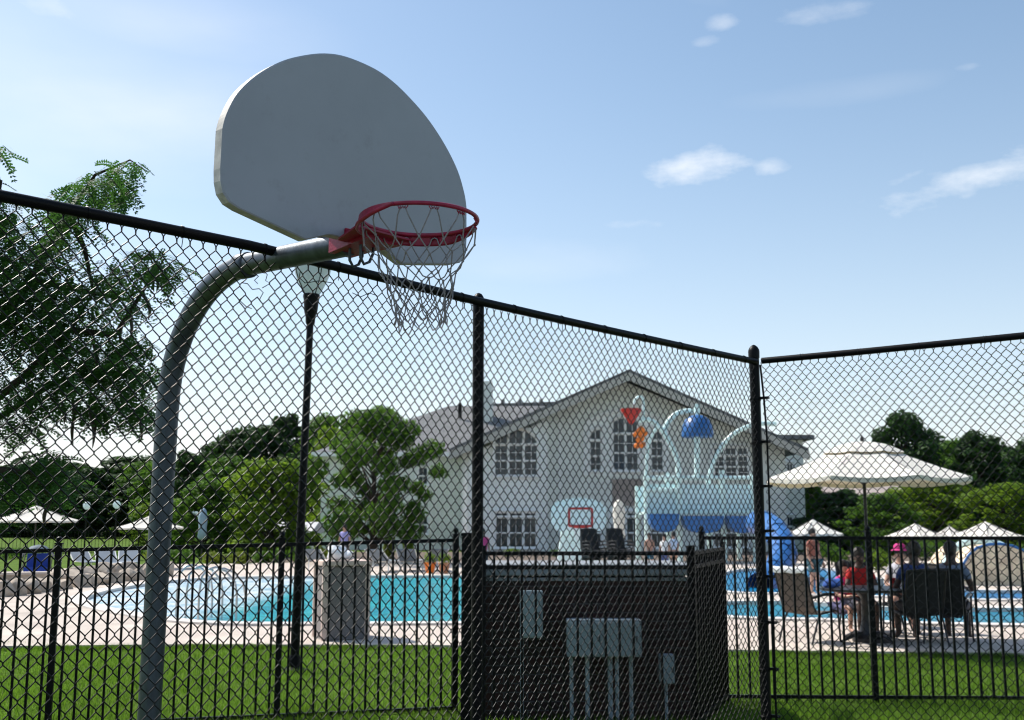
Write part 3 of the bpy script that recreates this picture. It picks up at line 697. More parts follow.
# ------------------------------------------------------------------ brick enclosure and utility boxes
bw = thing('brick_wall', 'low dark red brick enclosure with pale stone cap behind the picket fence', 'wall', tuple(XY(585, 9.5)))
xa, xb = XY(486, 9.5).x, XY(686, 9.5).x
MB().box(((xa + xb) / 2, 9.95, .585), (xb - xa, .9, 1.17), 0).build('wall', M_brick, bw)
MB().box(((xa + xb) / 2, 9.95, 1.1855), (xb - xa + .04, .94, .03), 0, .004).build('stone_band', M_cap, bw)
MB().box(((xa + xb) / 2, 9.95, 1.266), (xb - xa + .10, 1.0, .095), 0, .008).build('stone_cap', M_cap, bw)
def ubox(label, u0, u1, v0, v1, Y, conduits, depth=.16):
    a_, b_ = P(u0, v0, Y), P(u1, v1, Y); c = Vector(((a_.x + b_.x) / 2, Y + depth / 2, (a_.z + b_.z) / 2)); wd, hh = b_.x - a_.x, a_.z - b_.z
    t = thing('utility_box', label, 'utility box', (c.x, c.y, 0), 0)
    MB().box(c, (wd, depth, hh), 0, .006).build('cabinet', M_box, t)
    n = max(1, round(wd / .3))
    for k in range(n):
        w1 = wd / n; MB().box((c.x - wd / 2 + w1 * (k + .5), Y - .006, c.z - .005), (w1 * .9, .012, hh * .9), 0, .003).build('door', M_box, t)
        MB().box((c.x - wd / 2 + w1 * (k + .86), Y - .018, c.z), (.015, .014, .05), 0, .002).build('latch', M_galv, t)
    for u, r in conduits:
        q = P(u, v1, Y); MB().tube([(q.x, c.y, c.z - hh / 2 + .01), (q.x, c.y, -.02)], r, 10).build('conduit', M_box, t, smooth=50)
ubox('narrow upright grey utility box on the brick wall with a thin conduit', 520, 543, 591, 638, 9.30, [(522, .014)], .12)
ubox('wide grey utility cabinet low on the brick wall above a row of conduits', 567, 642, 620, 657, 9.22, [(572, .017), (588, .020), (611, .022), (618, .018), (633, .026)], .2)
ubox('small grey utility box near the right end of the brick wall', 660, 675, 655, 684, 9.30, [(667, .014)], .12)

# ------------------------------------------------------------------ litter bin by the pool
Bc = XY(343, 15.35); t = thing('litter_bin', 'square tan and grey aggregate litter bin at the pool edge beside the lamp post', 'bin', tuple(Bc), R(22))
hB = 1.22; wB = .66
MB().box((0, 0, DZ + .50), (wB - .03, wB - .03, .98), 0).build('panel', M_conc, t, world=False)
for sx in (-1, 1):
    for sy in (-1, 1): MB().box((sx * (wB / 2 - .03), sy * (wB / 2 - .03), DZ + .505), (.075, .075, 1.01), 0, .012).build('corner_post', M_pink, t, world=False)
MB().box((0, 0, DZ + 1.04), (wB + .04, wB + .04, .07), 0, .012).build('lid', M_pink, t, world=False)
mb = MB(); mb.blob((0, 0, .09), (.15, .12, .11), 3, .5, 3); mb.blob((.14, .03, .05), (.12, .10, .07), 5, .5, 3)
q = Vector((Bc.x + .02, Bc.y - .05, DZ + 1.085)); tag(mb.build('towel', M_cloth, None, smooth=60, world=False, origin=None), 'crumpled white towel lying on top of the litter bin', 'towel').location = q - Vector((.12, 0, 0))

# ------------------------------------------------------------------ patio furniture prototypes
def umbrella(label, loc, rad, rim_z, top_z, rot=0.0, group=None, vent=True):
    t = thing('parasol', label, 'parasol', loc, rot, group); NR = 8
    mid = .44
    def ringpt(k, f_, z): a_ = 2 * math.pi * k / NR; return Vector((math.cos(a_) * rad * f_, math.sin(a_) * rad * f_, z))
    def canopy(f0, f1, z0, z1, droop, val):
        mb = MB(); sub = 5; rows = []
        for j in range(7):
            q = j / 6; row = []
            for k in range(NR):
                for s_ in range(sub):
                    tt = s_ / sub; ff = f0 + (f1 - f0) * q; z = z0 + (z1 - z0) * q - droop * math.sin(math.pi * q)
                    p_ = ringpt(k, ff, z).lerp(ringpt(k + 1, ff, z), tt); p_.z -= .05 * rad * ff * math.sin(math.pi * tt) * .55
                    row.append(p_)
            rows.append(row)
        if val:
            rows.append([Vector((p_.x * 1.003, p_.y * 1.003, p_.z - val)) for p_ in rows[-1]])
        n = NR * sub; up = [v for r_ in rows for v in r_]; fs = [(i * n + k, i * n + (k + 1) % n, (i + 1) * n + (k + 1) % n, (i + 1) * n + k) for i in range(len(rows) - 1) for k in range(n)]
        mb.add(up, fs); lo = [v - Vector((0, 0, .004)) for v in up]; mb.add(lo, [tuple(reversed(f_)) for f_ in fs]); return mb
    zc = top_z - (top_z - rim_z) * .30
    if vent: canopy(.22, 1.0, top_z - (top_z - rim_z) * .16, rim_z, .02, .055).build('canopy', M_canvas, t, world=False)
    else: canopy(.01, 1.0, top_z, rim_z, .03, .05).build('canopy', M_canvas, t, world=False)
    if vent: canopy(.02, .40, top_z, top_z - (top_z - rim_z) * .31, -.04, .0).build('vent', M_canvas, t, world=False)
    MB().tube([(0, 0, .05), (0, 0, top_z - .02)], .022, 12).build('pole', M_frame, t, smooth=50, world=False)
    MB().lathe([(.02, 0), (.03, .03), (.018, .06), (.003, .10)], (0, 0, top_z), 10).build('finial', M_frame, t, smooth=50, world=False)
    hubz = rim_z - .12
    MB().lathe([(.03, -.05), (.05, -.03), (.05, .03), (.03, .05)], (0, 0, hubz + .1), 12).build('hub', M_frame, t, world=False)
    for k in range(NR):
        e = ringpt(k, .985, rim_z - .012); i_ = ringpt(k, .22, top_z - (top_z - rim_z) * .18 - .015)
        rb = MB().tube([(0, 0, top_z - .10), i_, e], .009, 6).build('rib', M_frame, t, world=False)
        MB().tube([(0, 0, hubz + .1), ringpt(k, .5, top_z - (top_z - rim_z) * .5 - .02)], .007, 6).build('strut', M_frame, rb, world=False)
    MB().lathe([(.26, 0), (.26, .05), (.22, .08), (.05, .11), (.035, .30), (.03, .32)], (0, 0, 0), 20).build('base', M_frame, t, smooth=40, world=False)
    return t
def chair(label, loc, rz, sling, group=None):
    t = thing('patio_chair', label, 'chair', loc, rz, group)
    # local: sits facing -y
    prof_ = [(-.27, .40), (-.22, .42), (-.05, .405), (.12, .39), (.20, .40), (.25, .48), (.31, .66), (.37, .86), (.41, .98)]
    def sl(lo, hi, nm):
        mb = MB(); P_ = prof_[lo:hi]; L = [(-.24, y, z) for y, z in P_]; R_ = [(.24, y, z) for y, z in P_]; n = len(P_)
        C_ = [(0, y + (.012 if i > 4 - lo else 0), z - (.02 if i <= 4 - lo else 0)) for i, (y, z) in enumerate(P_)]
        top = L + C_ + R_; fs = [(i, i + 1, n + i + 1, n + i) for i in range(n - 1)] + [(n + i, n + i + 1, 2 * n + i + 1, 2 * n + i) for i in range(n - 1)]
        mb.add(top, fs); mb.add([(x, y + .004, z - .008) for x, y, z in top], [tuple(reversed(f_)) for f_ in fs]); mb.build(nm, sling, t, smooth=80, world=False)
    sl(0, 6, 'seat'); sl(5, 9, 'backrest')
    for s_ in (-1, 1):
        MB().tube([(s_ * .255, y, z) for y, z in prof_], .014, 8).build('side_rail', M_frame, t, smooth=60, world=False)
        MB().tube([(s_ * .27, -.29, 0), (s_ * .27, -.26, .40), (s_ * .28, -.22, .60), (s_ * .29, -.12, .645)], .013, 8).build('leg', M_frame, t, smooth=60, world=False)
        MB().tube([(s_ * .27, .34, 0), (s_ * .27, .20, .30), (s_ * .27, .12, .40)], .013, 8).build('leg', M_frame, t, smooth=60, world=False)
        MB().tube([(s_ * .29, -.16, .64), (s_ * .29, .05, .65), (s_ * .27, .29, .61)], [.02, .022, .018], 8).build('armrest', M_frame, t, smooth=60, world=False)
    MB().tube([(-.255, .41, .98), (0, .425, .995), (.255, .41, .98)], .013, 8).build('top_bar', M_frame, t, smooth=60, world=False)
    return t
TY = 14.9; TC = XY(862, TY)
umbrella('large cream market parasol over the near patio table, right of the corner post', (XY(866, TY).x, TY, DZ), 1.42, 2.21, 2.73, R(10))
tb = thing('patio_table', 'round dark patio table under the large cream parasol', 'table', (TC.x - .0, TY, DZ))
MB().lathe([(.60, .68), (.62, .69), (.62, .715), (.60, .72)], (0, 0, 0), 32).build('tabletop', M_frame, tb, smooth=40, world=False)
MB().lathe([(.13, .08), (.10, .14), (.07, .30), (.07, .58), (.16, .67)], (0, 0, 0), 16).build('pedestal', M_frame, tb, smooth=50, world=False)
for k in range(4):
    a_ = R(25 + 90 * k); MB().tube([(0, 0, .12), (.25 * math.cos(a_), .25 * math.sin(a_), .09), (.46 * math.cos(a_), .46 * math.sin(a_), .02)], [.03, .028, .018], 8).build('foot', M_frame, tb, smooth=50, world=False)
ch1 = chair('brown sling patio chair left of the near table, nearest the corner post', (XY(806, 14.85).x, 14.85, DZ), R(128), M_sling, 'patio chairs at the near table')
ch2 = chair('dark sling patio chair right of the umbrella pole, seen from behind', (XY(912, 14.6).x, 14.6, DZ), R(-168 + 180 + 180), M_slingd, 'patio chairs at the near table')
ch2.rotation_euler.z = R(-18 + 180)
ch2.rotation_euler.z = R(180)
CH = [(ch2, 'x')]
dup(ch2, (XY(942, 14.75).x, 14.75, DZ), R(150), 'dark sling patio chair at the right end of the near table group', 'patio chairs at the near table')
dup(ch2, (XY(860, 16.3).x, 16.3, DZ), R(5), 'dark sling patio chair on the far side of the near table', 'patio chairs at the near table')
dup(ch2, (XY(906, 15.9).x, 15.9, DZ), R(-60), 'dark sling patio chair behind the near table on the pool side', 'patio chairs at the near table')
ft = MB().blob((0, 0, .06), (.13, .1, .07), 8, .4, 3).build('beach_bag', mat('blue_bag', (.03, .10, .38), .7), None, smooth=60); ft.location = (TC.x - .42, TY, DZ + .72)
tag(ft, 'small blue bag on the left edge of the near patio table', 'bag')
for k, (dx, dy, m_, lb) in enumerate(((.18, -.1, M_white, 'white drink cup near the middle of the near patio table'), (.42, .1, M_redp, 'red drink cup on the right side of the near patio table'))):
    o = MB().lathe([(.03, 0), (.042, .12), (.043, .125), (.036, .12)], (0, 0, 0), 14).build('cup', m_, None, smooth=40); o.location = (TC.x + dx, TY + dy, DZ + .72); tag(o, lb, 'cup')
cpos = Vector((XY(806, 14.85).x, 14.85, DZ)); rot = Matrix.Rotation(R(128), 3, 'Z')
pf = [(.405, .935), (.422, 1.015), (.438, 1.022), (.452, 1.005), (.458, .94)]; tb_ = MB(); vs = []
for sgn in (0, 1):
    for k in range(9):
        x = -.27 + .54 * k / 8
        for (y, z) in pf: vs.append(rot @ Vector((x, y + .006 * math.sin(k * 2.1) - sgn * .008, z + .008 * math.sin(k * 1.7) - sgn * .006)))
q6 = len(pf); fs = [(k * q6 + j_, k * q6 + j_ + 1, (k + 1) * q6 + j_ + 1, (k + 1) * q6 + j_) for k in range(8) for j_ in range(q6 - 1)]
n9, n8, n1 = 9 * q6, 8 * q6, q6 - 1
fs += [tuple(n9 + a_ for a_ in reversed(f_)) for f_ in fs]
fs += [(k * q6, (k + 1) * q6, n9 + (k + 1) * q6, n9 + k * q6) for k in range(8)] + [(k * q6 + n1, n9 + k * q6 + n1, n9 + (k + 1) * q6 + n1, (k + 1) * q6 + n1) for k in range(8)]
fs += [(j_, j_ + 1, n9 + j_ + 1, n9 + j_) for j_ in range(n1)] + [(n8 + j_, n9 + n8 + j_, n9 + n8 + j_ + 1, n8 + j_ + 1) for j_ in range(n1)]
tb_.add(vs, fs)
o = tb_.build('towel', M_cloth, None, smooth=60); o.location = cpos; tag(o, 'white towel draped over the top of the brown patio chair', 'towel')
for (u, Y, rad, rz_, tz, lb) in ((813, 31, .85, 1.32, 1.72, 'small cream parasol by the blue slide, just right of the corner post'), (915, 33, .95, 1.20, 1.60, 'small cream parasol beyond the pool, left of the row of three at right'),
                                 (949, 38, .62, 1.16, 1.50, 'smallest cream parasol, middle of the row of three at right'), (985, 32, 1.02, 1.24, 1.66, 'small cream parasol at the right end of the row beyond the pool'),
                                 (36, 33.5, 1.27, 1.70, 2.15, 'cream parasol in front of the lawn at the far left of the pool'), (151, 37, 1.12, 1.46, 1.86, 'cream parasol partly hidden behind the hoop pole')):
    q = XY(u, Y); umbrella(lb, (q.x, q.y, 0), rad, rz_, tz, R(u % 40), 'cream parasols round the far side of the pool', vent=False)

# ------------------------------------------------------------------ people
def person(label, loc, rz, pose='stand', shirt=(.6, .6, .6), pants=(.05, .06, .1), hair=True, hat=None, scale=1.0, lean=0.0, skin=M_skin, group=None):
    t = thing('person', label, 'person', loc, rz, group)
    J = {}; E_ = []
    def j(n, p, r, par=None): J[n] = (Vector(p), r); (E_.append((par, n)) if par else None)
    dz = 0 if pose == 'stand' else -.42
    j('pel', (0, 0, .93 + dz), .125); j('wai', (0, -.02 * 1 + lean * .3, 1.08 + dz), .115, 'pel'); j('che', (0, -lean * .6, 1.28 + dz), .135, 'wai'); j('nb', (0, -lean, 1.43 + dz), .075, 'che')
    j('nk', (0, -lean * 1.05, 1.50 + dz), .052, 'nb'); j('hd', (0, -lean * 1.1 - .015, 1.58 + dz), .082, 'nk'); j('ht', (0, -lean * 1.1, 1.67 + dz), .078, 'hd'); j('hx', (0, -lean * 1.1, 1.71 + dz), .045, 'ht')
    for s_, q in ((-1, 'l'), (1, 'r')):
        j('sh' + q, (s_ * .165, -lean, 1.385 + dz), .056, 'nb')
        if pose == 'stand': el_, wr, hn = (s_ * .22, .02, 1.12), (s_ * .22, -.10, .90), (s_ * .215, -.13, .82)
        else: el_, wr, hn = (s_ * .25, -.08 - lean, 1.12 + dz), (s_ * .17, -.30 - lean, 1.10 + dz), (s_ * .13, -.38 - lean, 1.12 + dz)
        j('el' + q, el_, .042, 'sh' + q); j('wr' + q, wr, .028, 'el' + q); j('ha' + q, hn, .032, 'wr' + q)
        dv = (Vector(hn) - Vector(wr)).normalized(); sd_ = Vector((1, 0, 0)) if abs(dv.y) > abs(dv.z) else Vector((0, 1, 0))
        for k, ln in enumerate((.07, .082, .078, .06)):
            b0 = Vector(hn) + dv * .03 + sd_ * (-.028 + .019 * k); j('f%d%s' % (k, q), b0, .0105, 'ha' + q); j('g%d%s' % (k, q), b0 + dv * ln * .6 + Vector((0, -.01, -.01)), .009, 'f%d%s' % (k, q)); j('i%d%s' % (k, q), b0 + dv * ln + Vector((0, -.02, -.02)), .007, 'g%d%s' % (k, q))
        j('th' + q, Vector(hn) - dv * .02 - sd_ * .045 * 1, .011, 'ha' + q); j('ti' + q, Vector(hn) + dv * .03 - sd_ * .06, .009, 'th' + q)
        j('hi' + q, (s_ * .09, 0, .88 + dz), .10, 'pel')
        if pose == 'stand': kn_, an, to = (s_ * .10, -.02, .49), (s_ * .105, .02, .085), (s_ * .115, -.14, .035)
        else: kn_, an, to = (s_ * .13, -.43, .49), (s_ * .13, -.40, .085), (s_ * .14, -.55, .035)
        j('kn' + q, kn_, .062, 'hi' + q); j('ca' + q, Vector(kn_).lerp(Vector(an), .3), .055, 'kn' + q); j('an' + q, an, .038, 'ca' + q); j('to' + q, to, .034, 'an' + q)
    def skinmesh(nm, names, fac, m_, par, sub=2, minr=0.0, ext=None):
        ns = [n for n in names if n in J]; idx = {n: i for i, n in enumerate(ns)}; me = bpy.data.meshes.new(nm)
        co = [J[n][0].copy() for n in ns]
        for a_, b_, f_ in (ext or []): co[idx[b_]] = J[a_][0].lerp(J[b_][0], f_)
        me.from_pydata([tuple(c_) for c_ in co], [(idx[a_], idx[b_]) for a_, b_ in E_ if a_ in idx and b_ in idx], [])
        o = bpy.data.objects.new(nm, me); COL.objects.link(o)
        md = o.modifiers.new('s', 'SKIN'); md.use_smooth_shade = True
        for n, i in idx.items():
            r = J[n][1] * fac + minr; me.skin_vertices[0].data[i].radius = (r * (1.25 if n in ('pel', 'wai', 'che') else 1), r * (.85 if n in ('pel', 'wai', 'che') else 1)); me.skin_vertices[0].data[i].use_root = (n == 'pel')
        sb = o.modifiers.new('u', 'SUBSURF'); sb.levels = sub; sb.render_levels = sub
        dg = bpy.context.evaluated_depsgraph_get(); m2 = bpy.data.meshes.new_from_object(o.evaluated_get(dg)); bpy.data.objects.remove(o)
        m2.materials.clear(); m2.materials.append(m_); m2.name = nm
        o2 = bpy.data.objects.new(nm, m2); COL.objects.link(o2); o2.parent = par; return o2
    skinmesh('body', list(J), 1.0, skin, t, 1)
    sm = mat('cloth_%02d_%02d_%02d' % tuple(int(c * 99) for c in shirt), shirt, .85, .12, 8); pm = mat('cloth_%02d_%02d_%02d' % tuple(int(c * 99) for c in pants), pants, .85, .12, 8)
    skinmesh('shirt', ['pel', 'wai', 'che', 'nb', 'shl', 'shr', 'ell', 'elr'], 1.06, sm, t, 1, .012, [('shl', 'ell', .55), ('shr', 'elr', .55)])
    skinmesh('shorts', ['pel', 'hil', 'hir', 'knl', 'knr'], 1.08, pm, t, 1, .014, [('hil', 'knl', .85), ('hir', 'knr', .85)])
    hc = J['ht'][0]
    mb = MB().blob(hc + Vector((0, .022, .0)), (.093, .098, .105), 2, .08, 3); mb.v = [v for v in mb.v]
    mb.build('hair', M_hair, t, smooth=80, world=False)
    for s_ in (-1, 1): MB().blob(J['hd'][0] + Vector((s_ * .032, -.086, .03)), (.011, .007, .008), 1, 0, 1).build('eye', M_hair, t, world=False)
    MB().blob(J['hd'][0] + Vector((0, -.094, .004)), (.012, .018, .02), 1, 0, 1).build('nose', skin, t, smooth=80, world=False)
    for s_ in (-1, 1): MB().blob(J['hd'][0] + Vector((s_ * .088, 0, .01)), (.012, .022, .03), 1, 0, 1).build('ear', skin, t, smooth=80, world=False)
    if hat:
        MB().lathe([(.145, -.01), (.147, 0), (.10, .02), (.098, .08), (.06, .115), (.01, .12)], hc + Vector((0, 0, .02)), 18).build('hat', mat('hat_%d' % int(hat[0] * 99), hat, .8), t, smooth=50, world=False)
    t.scale = (scale,) * 3
    return t
dk = mat('shaded_skin', (.07, .038, .028), .55)  # darker copy of the skin, parasol shade and backlight put into its colour
person('seated person with dark hair and blue top in the dark chair under the parasol', (XY(915, 14.62).x, 14.70, DZ), R(180), 'sit', (.015, .04, .16), (.02, .02, .03), skin=dk, lean=.04)
person('seated person with dark hair and pale top at the right end of the near table', (XY(946, 14.9).x, 14.85, DZ), R(150), 'sit', (.13, .17, .26), (.04, .04, .06), skin=dk, lean=.08)
person('seated person in a bright red shirt behind the near table', (XY(854, 15.9).x, 15.95, DZ), R(5), 'sit', (.42, .012, .012), (.03, .03, .05), lean=.16, scale=.92, skin=dk)
person('seated child in a magenta shirt between the red shirt and the left chair', (XY(838, 16.2).x, 16.2, DZ), R(20), 'sit', (.55, .03, .22), (.1, .1, .2), lean=.1, scale=.78)
person('person in white shirt and pink sun hat behind the near table', (XY(898, 17.0).x, 17.0, DZ), R(-20), 'sit', (.42, .42, .46), (.05, .03, .03), hat=(.45, .02, .16), scale=.92)
person('person in a rust coloured top standing past the slide by the small parasol', (XY(812, 24).x, 24, DZ), R(30), 'stand', (.30, .10, .07), (.05, .12, .15), scale=.82)
person('child in a tan top before the play structure, left of two pale shirts', (XY(649, 34).x, 34, DZ), R(10), 'stand', (.50, .28, .20), (.03, .15, .25), scale=.70)
person('person in a white shirt standing left of the play structure post', (XY(664, 33).x, 33, DZ), R(-30), 'stand', (.75, .75, .75), (.08, .12, .3), scale=.69)
person('person in a pale blue shirt right of the white shirted person', (XY(673, 34).x, 34, DZ), R(200), 'stand', (.55, .65, .8), (.5, .3, .2), scale=.72)
person('person in a pink shirt by the house, just right of the mid fence post', (XY(483, 30).x, 30, DZ), R(15), 'stand', (.65, .05, .18), (.02, .02, .03), scale=.80)
person('person in a lilac shirt beyond the litter bin with a towel', (XY(345, 37).x, 37, DZ), R(-10), 'stand', (.30, .28, .55), (.03, .03, .04), scale=.85)

# ------------------------------------------------------------------ pool handrails
def handrail(label, u, v, group='steel handrails at the pool steps'):
    q = G(u, v, DZ); t = thing('pool_handrail', label, 'handrail', (q.x, q.y, DZ), R(-55), group)
    for s_ in (0, .5):
        MB().tube([(s_, 0, 0), (s_, 0, .45), (s_, .03, .72), (s_, .12, .84), (s_, .25, .87), (s_, .42, .80), (s_, .58, .62), (s_, .62, .42), (s_, .62, -.04)], .019, 8).build('rail', mat('stainless', (.45, .47, .5), .25, .1, 8, metal=.9), t, smooth=60, world=False)
    return t
h1 = handrail('left stainless handrail at the shallow pool edge, right of the hoop pole', 176, 617)
dup(h1, tuple(G(198, 622, DZ)), R(-60), 'right stainless handrail at the shallow pool edge', 'steel handrails at the pool steps')

# ------------------------------------------------------------------ boulders and low wall on the left
rd = random.Random(21)
wh = ['first', 'second', 'third', 'fourth', 'fifth', 'sixth', 'seventh', 'eighth', 'ninth', 'tenth', 'eleventh', 'twelfth', 'thirteenth', 'last']
def boulder(q, r, k, lb):
    bm = bmesh.new(); bmesh.ops.create_icosphere(bm, subdivisions=3, radius=1); rk = random.Random(k)
    pl = [(Vector((rk.gauss(0, 1), rk.gauss(0, 1), rk.gauss(0, .8))).normalized(), rk.uniform(.55, .85)) for _ in range(14)]
    sc = Vector((rk.uniform(.9, 1.3), rk.uniform(.8, 1.1), rk.uniform(.65, .95)))
    for v_ in bm.verts:
        for n_, d_ in pl:
            e_ = v_.co.dot(n_) - d_
            if e_ > 0: v_.co -= n_ * e_ * .92
        v_.co = Vector((v_.co.x * sc.x * r, v_.co.y * sc.y * r, v_.co.z * sc.z * r + r * .45))
    me = bpy.data.meshes.new('boulder'); bm.to_mesh(me); bm.free(); me.materials.append(M_rock)
    o = bpy.data.objects.new('boulder', me); COL.objects.link(o); o.location = (q.x, q.y, 0); o.rotation_euler.z = rk.uniform(0, 6)
    tag(o, lb, 'boulder', 'boulders edging the pool deck')
for k in range(14):
    u = 4 + k * 12.2; v = 597 - (u * .128) if u < 90 else 585.5 - (u - 90) * .12
    boulder(G(u, v, DZ) + Vector((rd.uniform(-.05, .05), rd.uniform(-.1, .1), 0)), rd.uniform(.25, .36), k, wh[k] + ' tan boulder from the left in the front row edging the pool deck')
for k in range(9):
    u = 62 + k * 12.5; v = 583 - k * .9
    boulder(G(u, v, DZ) + Vector((0, .25, 0)), rd.uniform(.34, .44), 40 + k, wh[k] + ' pinkish boulder from the left in the taller back row by the pool deck')
a_, b_ = XY(-60, 26.5), XY(50, 27.5)
lw = thing('retaining_wall', 'low tan stone wall with flat cap at the far left behind the boulders', 'wall', tuple(a_))
d_ = b_ - a_; MB().box((a_ + b_) / 2 + Vector((0, 0, .17)), (d_.length, .4, .34), math.atan2(d_.y, d_.x)).build('wall', M_rock, lw)
MB().box((a_ + b_) / 2 + Vector((0, 0, .37)), (d_.length + .1, .5, .06), math.atan2(d_.y, d_.x), .01).build('stone_cap', M_deck, lw)

# ------------------------------------------------------------------ house
YH = 57.0
def hz(u, v, Y=YH): return P(u, v, Y)
hs_ = thing('house', 'large two-storey beige gabled clubhouse with arched windows across the pool', 'house', tuple(XY(626, YH)))
pL, pR, pk = hz(461, 449), hz(791, 449), hz(626, 376)
xl, xr, xp = pL.x, pR.x, pk.x; zE = hz(500, 446).z - .9; zP = pk.z
slope = (zP - (hz(461, 449).z)) / (xp - xl); zW = zP - slope * (xp - xl)
MB().prism([(xl + .35, YH, 0), (xr - .35, YH, 0), (xr - .35, YH, zW), (xp, YH, zP - .35), (xl + .35, YH, zW)], (0, 16, 0)).build('wall', M_siding, hs_)
# projecting left bay
x1_, x2_ = hz(470, 500).x, hz(545, 500).x
def roofz(x, d=.35): return zP - d - abs(x - xp) * slope
MB().prism([(x1_, YH - .9, 0), (x2_, YH - .9, 0), (x2_, YH - .9, roofz(x2_, .55)), (x1_, YH - .9, roofz(x1_, .55))], (0, .95, 0)).build('bay', M_bay, hs_)
def slab(xa_, za_, xb_, zb_, y0, y1, th_): # sloped roof slab
    return [(xa_, y0, za_), (xb_, y0, zb_), (xb_, y0, zb_ - th_), (xa_, y0, za_ - th_)], (0, y1 - y0, 0)
y0 = YH - 1.6; zt0 = zP + .15; ov = .5
rf = MB().prism(*slab(xl - ov, zW + .15 - ov * slope, xp, zt0, y0, YH + 16.5, .16)); rf.prism(*slab(xp + .001, zt0, xr + ov, zW + .15 - ov * slope, y0, YH + 16.5, .16))
rf = rf.build('roof', M_shingle, hs_)
mb = MB().prism(*slab(xl - ov - .05, zW + .13 - ov * slope - .16, xp, zt0 - .17, y0 + .02, y0 + .22, .42)); mb.prism(*slab(xp + .001, zt0 - .17, xr + ov + .05, zW + .13 - ov * slope - .16, y0 + .02, y0 + .22, .42))
mb.build('rake_board', M_rake, hs_)
MB().box((xl + .35, YH - .06, zW / 2), (.50, .40, zW), 0).build('corner_board', M_trim, hs_)
MB().box((x2_ + .03, YH - .92, roofz(x2_, .6) / 2), (.14, .14, roofz(x2_, .6)), 0).build('corner_board', M_trim, hs_)
MB().box((hz(560, 450).x, YH - .05, roofz(hz(560, 450).x, .5) / 2), (.12, .12, roofz(hz(560, 450).x, .5)), 0).build('downspout', M_trim, hs_)
# chimney and vents
ch_ = hz(486, 400, 66); MB().box((ch_.x, 66, (hz(486, 382, 66).z + 5) / 2), (.85, .85, hz(486, 382, 66).z - 5), 0).build('chimney', M_siding, rf)
def window(u0, u1, v0, v1, cols, rows, y, arch=0.0, transom=None, par=hs_):
    a_, b_ = hz(u0, v0, y), hz(u1, v1, y); X0, X1, Z1, Z0 = a_.x, b_.x, a_.z, b_.z; n = 10
    def topz(x, dd=0):
        if not arch: return Z1 - dd
        if arch == 'l': t_ = (X1 - x) / (X1 - X0); return Z1 - dd - (1 - math.sqrt(max(0, 1 - (t_ * .93) ** 2))) * (X1 - X0) * .9
        if arch == 'r': t_ = (x - X0) / (X1 - X0); return Z1 - dd - (1 - math.sqrt(max(0, 1 - (t_ * .93) ** 2))) * (X1 - X0) * .9
        t_ = (2 * (x - X0) / (X1 - X0) - 1); return Z1 - dd - arch * (1 - math.sqrt(max(0, 1 - (t_ * .93) ** 2)))
    fr = MB(); outp = [(X0, Z0)] + [(X1, Z0)] + [(X1 + (X0 - X1) * k / n, topz(X1 + (X0 - X1) * k / n)) for k in range(n + 1)]
    def edge(p, q, w_):
        fr.tube([(p[0], y, p[1]), (q[0], y, q[1])], w_, 4)
    for i in range(len(outp)): edge(outp[i], outp[(i + 1) % len(outp)], .13)
    for c_ in range(1, cols):
        x = X0 + (X1 - X0) * c_ / cols; edge((x, Z0), (x, topz(x)), .075)
    for c_ in range(cols):
        x = X0 + (X1 - X0) * (c_ + .5) / cols; edge((x, Z0), (x, topz(x)), .013)
    zt_ = min(topz(X0), topz(X1)) if arch else Z1
    if transom: zt_ = Z0 + (Z1 - Z0) * transom; edge((X0, zt_), (X1, zt_), .08)
    for r_ in range(1, rows): z = Z0 + (zt_ - Z0) * r_ / rows; edge((X0, z), (X1, z), .05 if r_ * 2 == rows else .014)
    f = fr.build('window', M_trim, par)
    MB().prism([(x, y + .02, z) for x, z in outp], (0, .03, 0)).build('pane', M_glass, f)
    return f
yb = YH - .93
window(493, 539, 428, 477, 3, 4, yb, arch=1.05, transom=.66)
window(494, 538, 511, 549, 3, 2, yb, transom=.84)
y_ = YH - .09
window(588, 603, 427, 472, 1, 4, y_, arch='l', transom=.70)
window(611, 640, 416, 472, 2, 4, y_, arch=.5, transom=.68)
window(649, 665, 427, 472, 1, 4, y_, arch='r', transom=.70)
c_, w_, tz, bz = hz(626, 450, YH - .06), hz(667, 450, YH - .06).x - hz(626, 450, YH - .06).x, hz(626, 430, YH).z, hz(626, 476, YH).z
MB().prism([(c_.x - w_, YH - .03, bz), (c_.x + w_, YH - .03, bz)] + [(c_.x + w_ * math.cos(k * math.pi / 16), YH - .03, tz + (hz(626, 411, YH).z - tz) * math.sin(k * math.pi / 16)) for k in range(17)], (0, .06, 0)).build('window_surround', M_bay, hs_)
ar = [(c_.x + w_, YH - .1, bz), ] + [(c_.x + w_ * math.cos(k * math.pi / 16), YH - .1, tz + (hz(626, 411, YH).z - tz) * math.sin(k * math.pi / 16)) for k in range(17)] + [(c_.x - w_, YH - .1, bz)]
MB().tube(ar, .13, 6).build('arch_trim', M_trim, hs_)
a_, b_ = hz(612, 479), hz(642, 506); MB().box(((a_.x + b_.x) / 2, YH - .02, (a_.z + b_.z) / 2), (b_.x - a_.x, .08, a_.z - b_.z)).build('spandrel_panel', M_sidingb, hs_)
window(588, 603, 511, 549, 1, 2, y_, transom=.84)
window(611, 641, 511, 549, 2, 2, y_, transom=.84)
window(649, 665, 511, 549, 1, 2, y_, transom=.84)
window(712, 750, 446, 478, 3, 4, y_, transom=.7)
window(712, 750, 511, 549, 3, 2, y_, transom=.84)
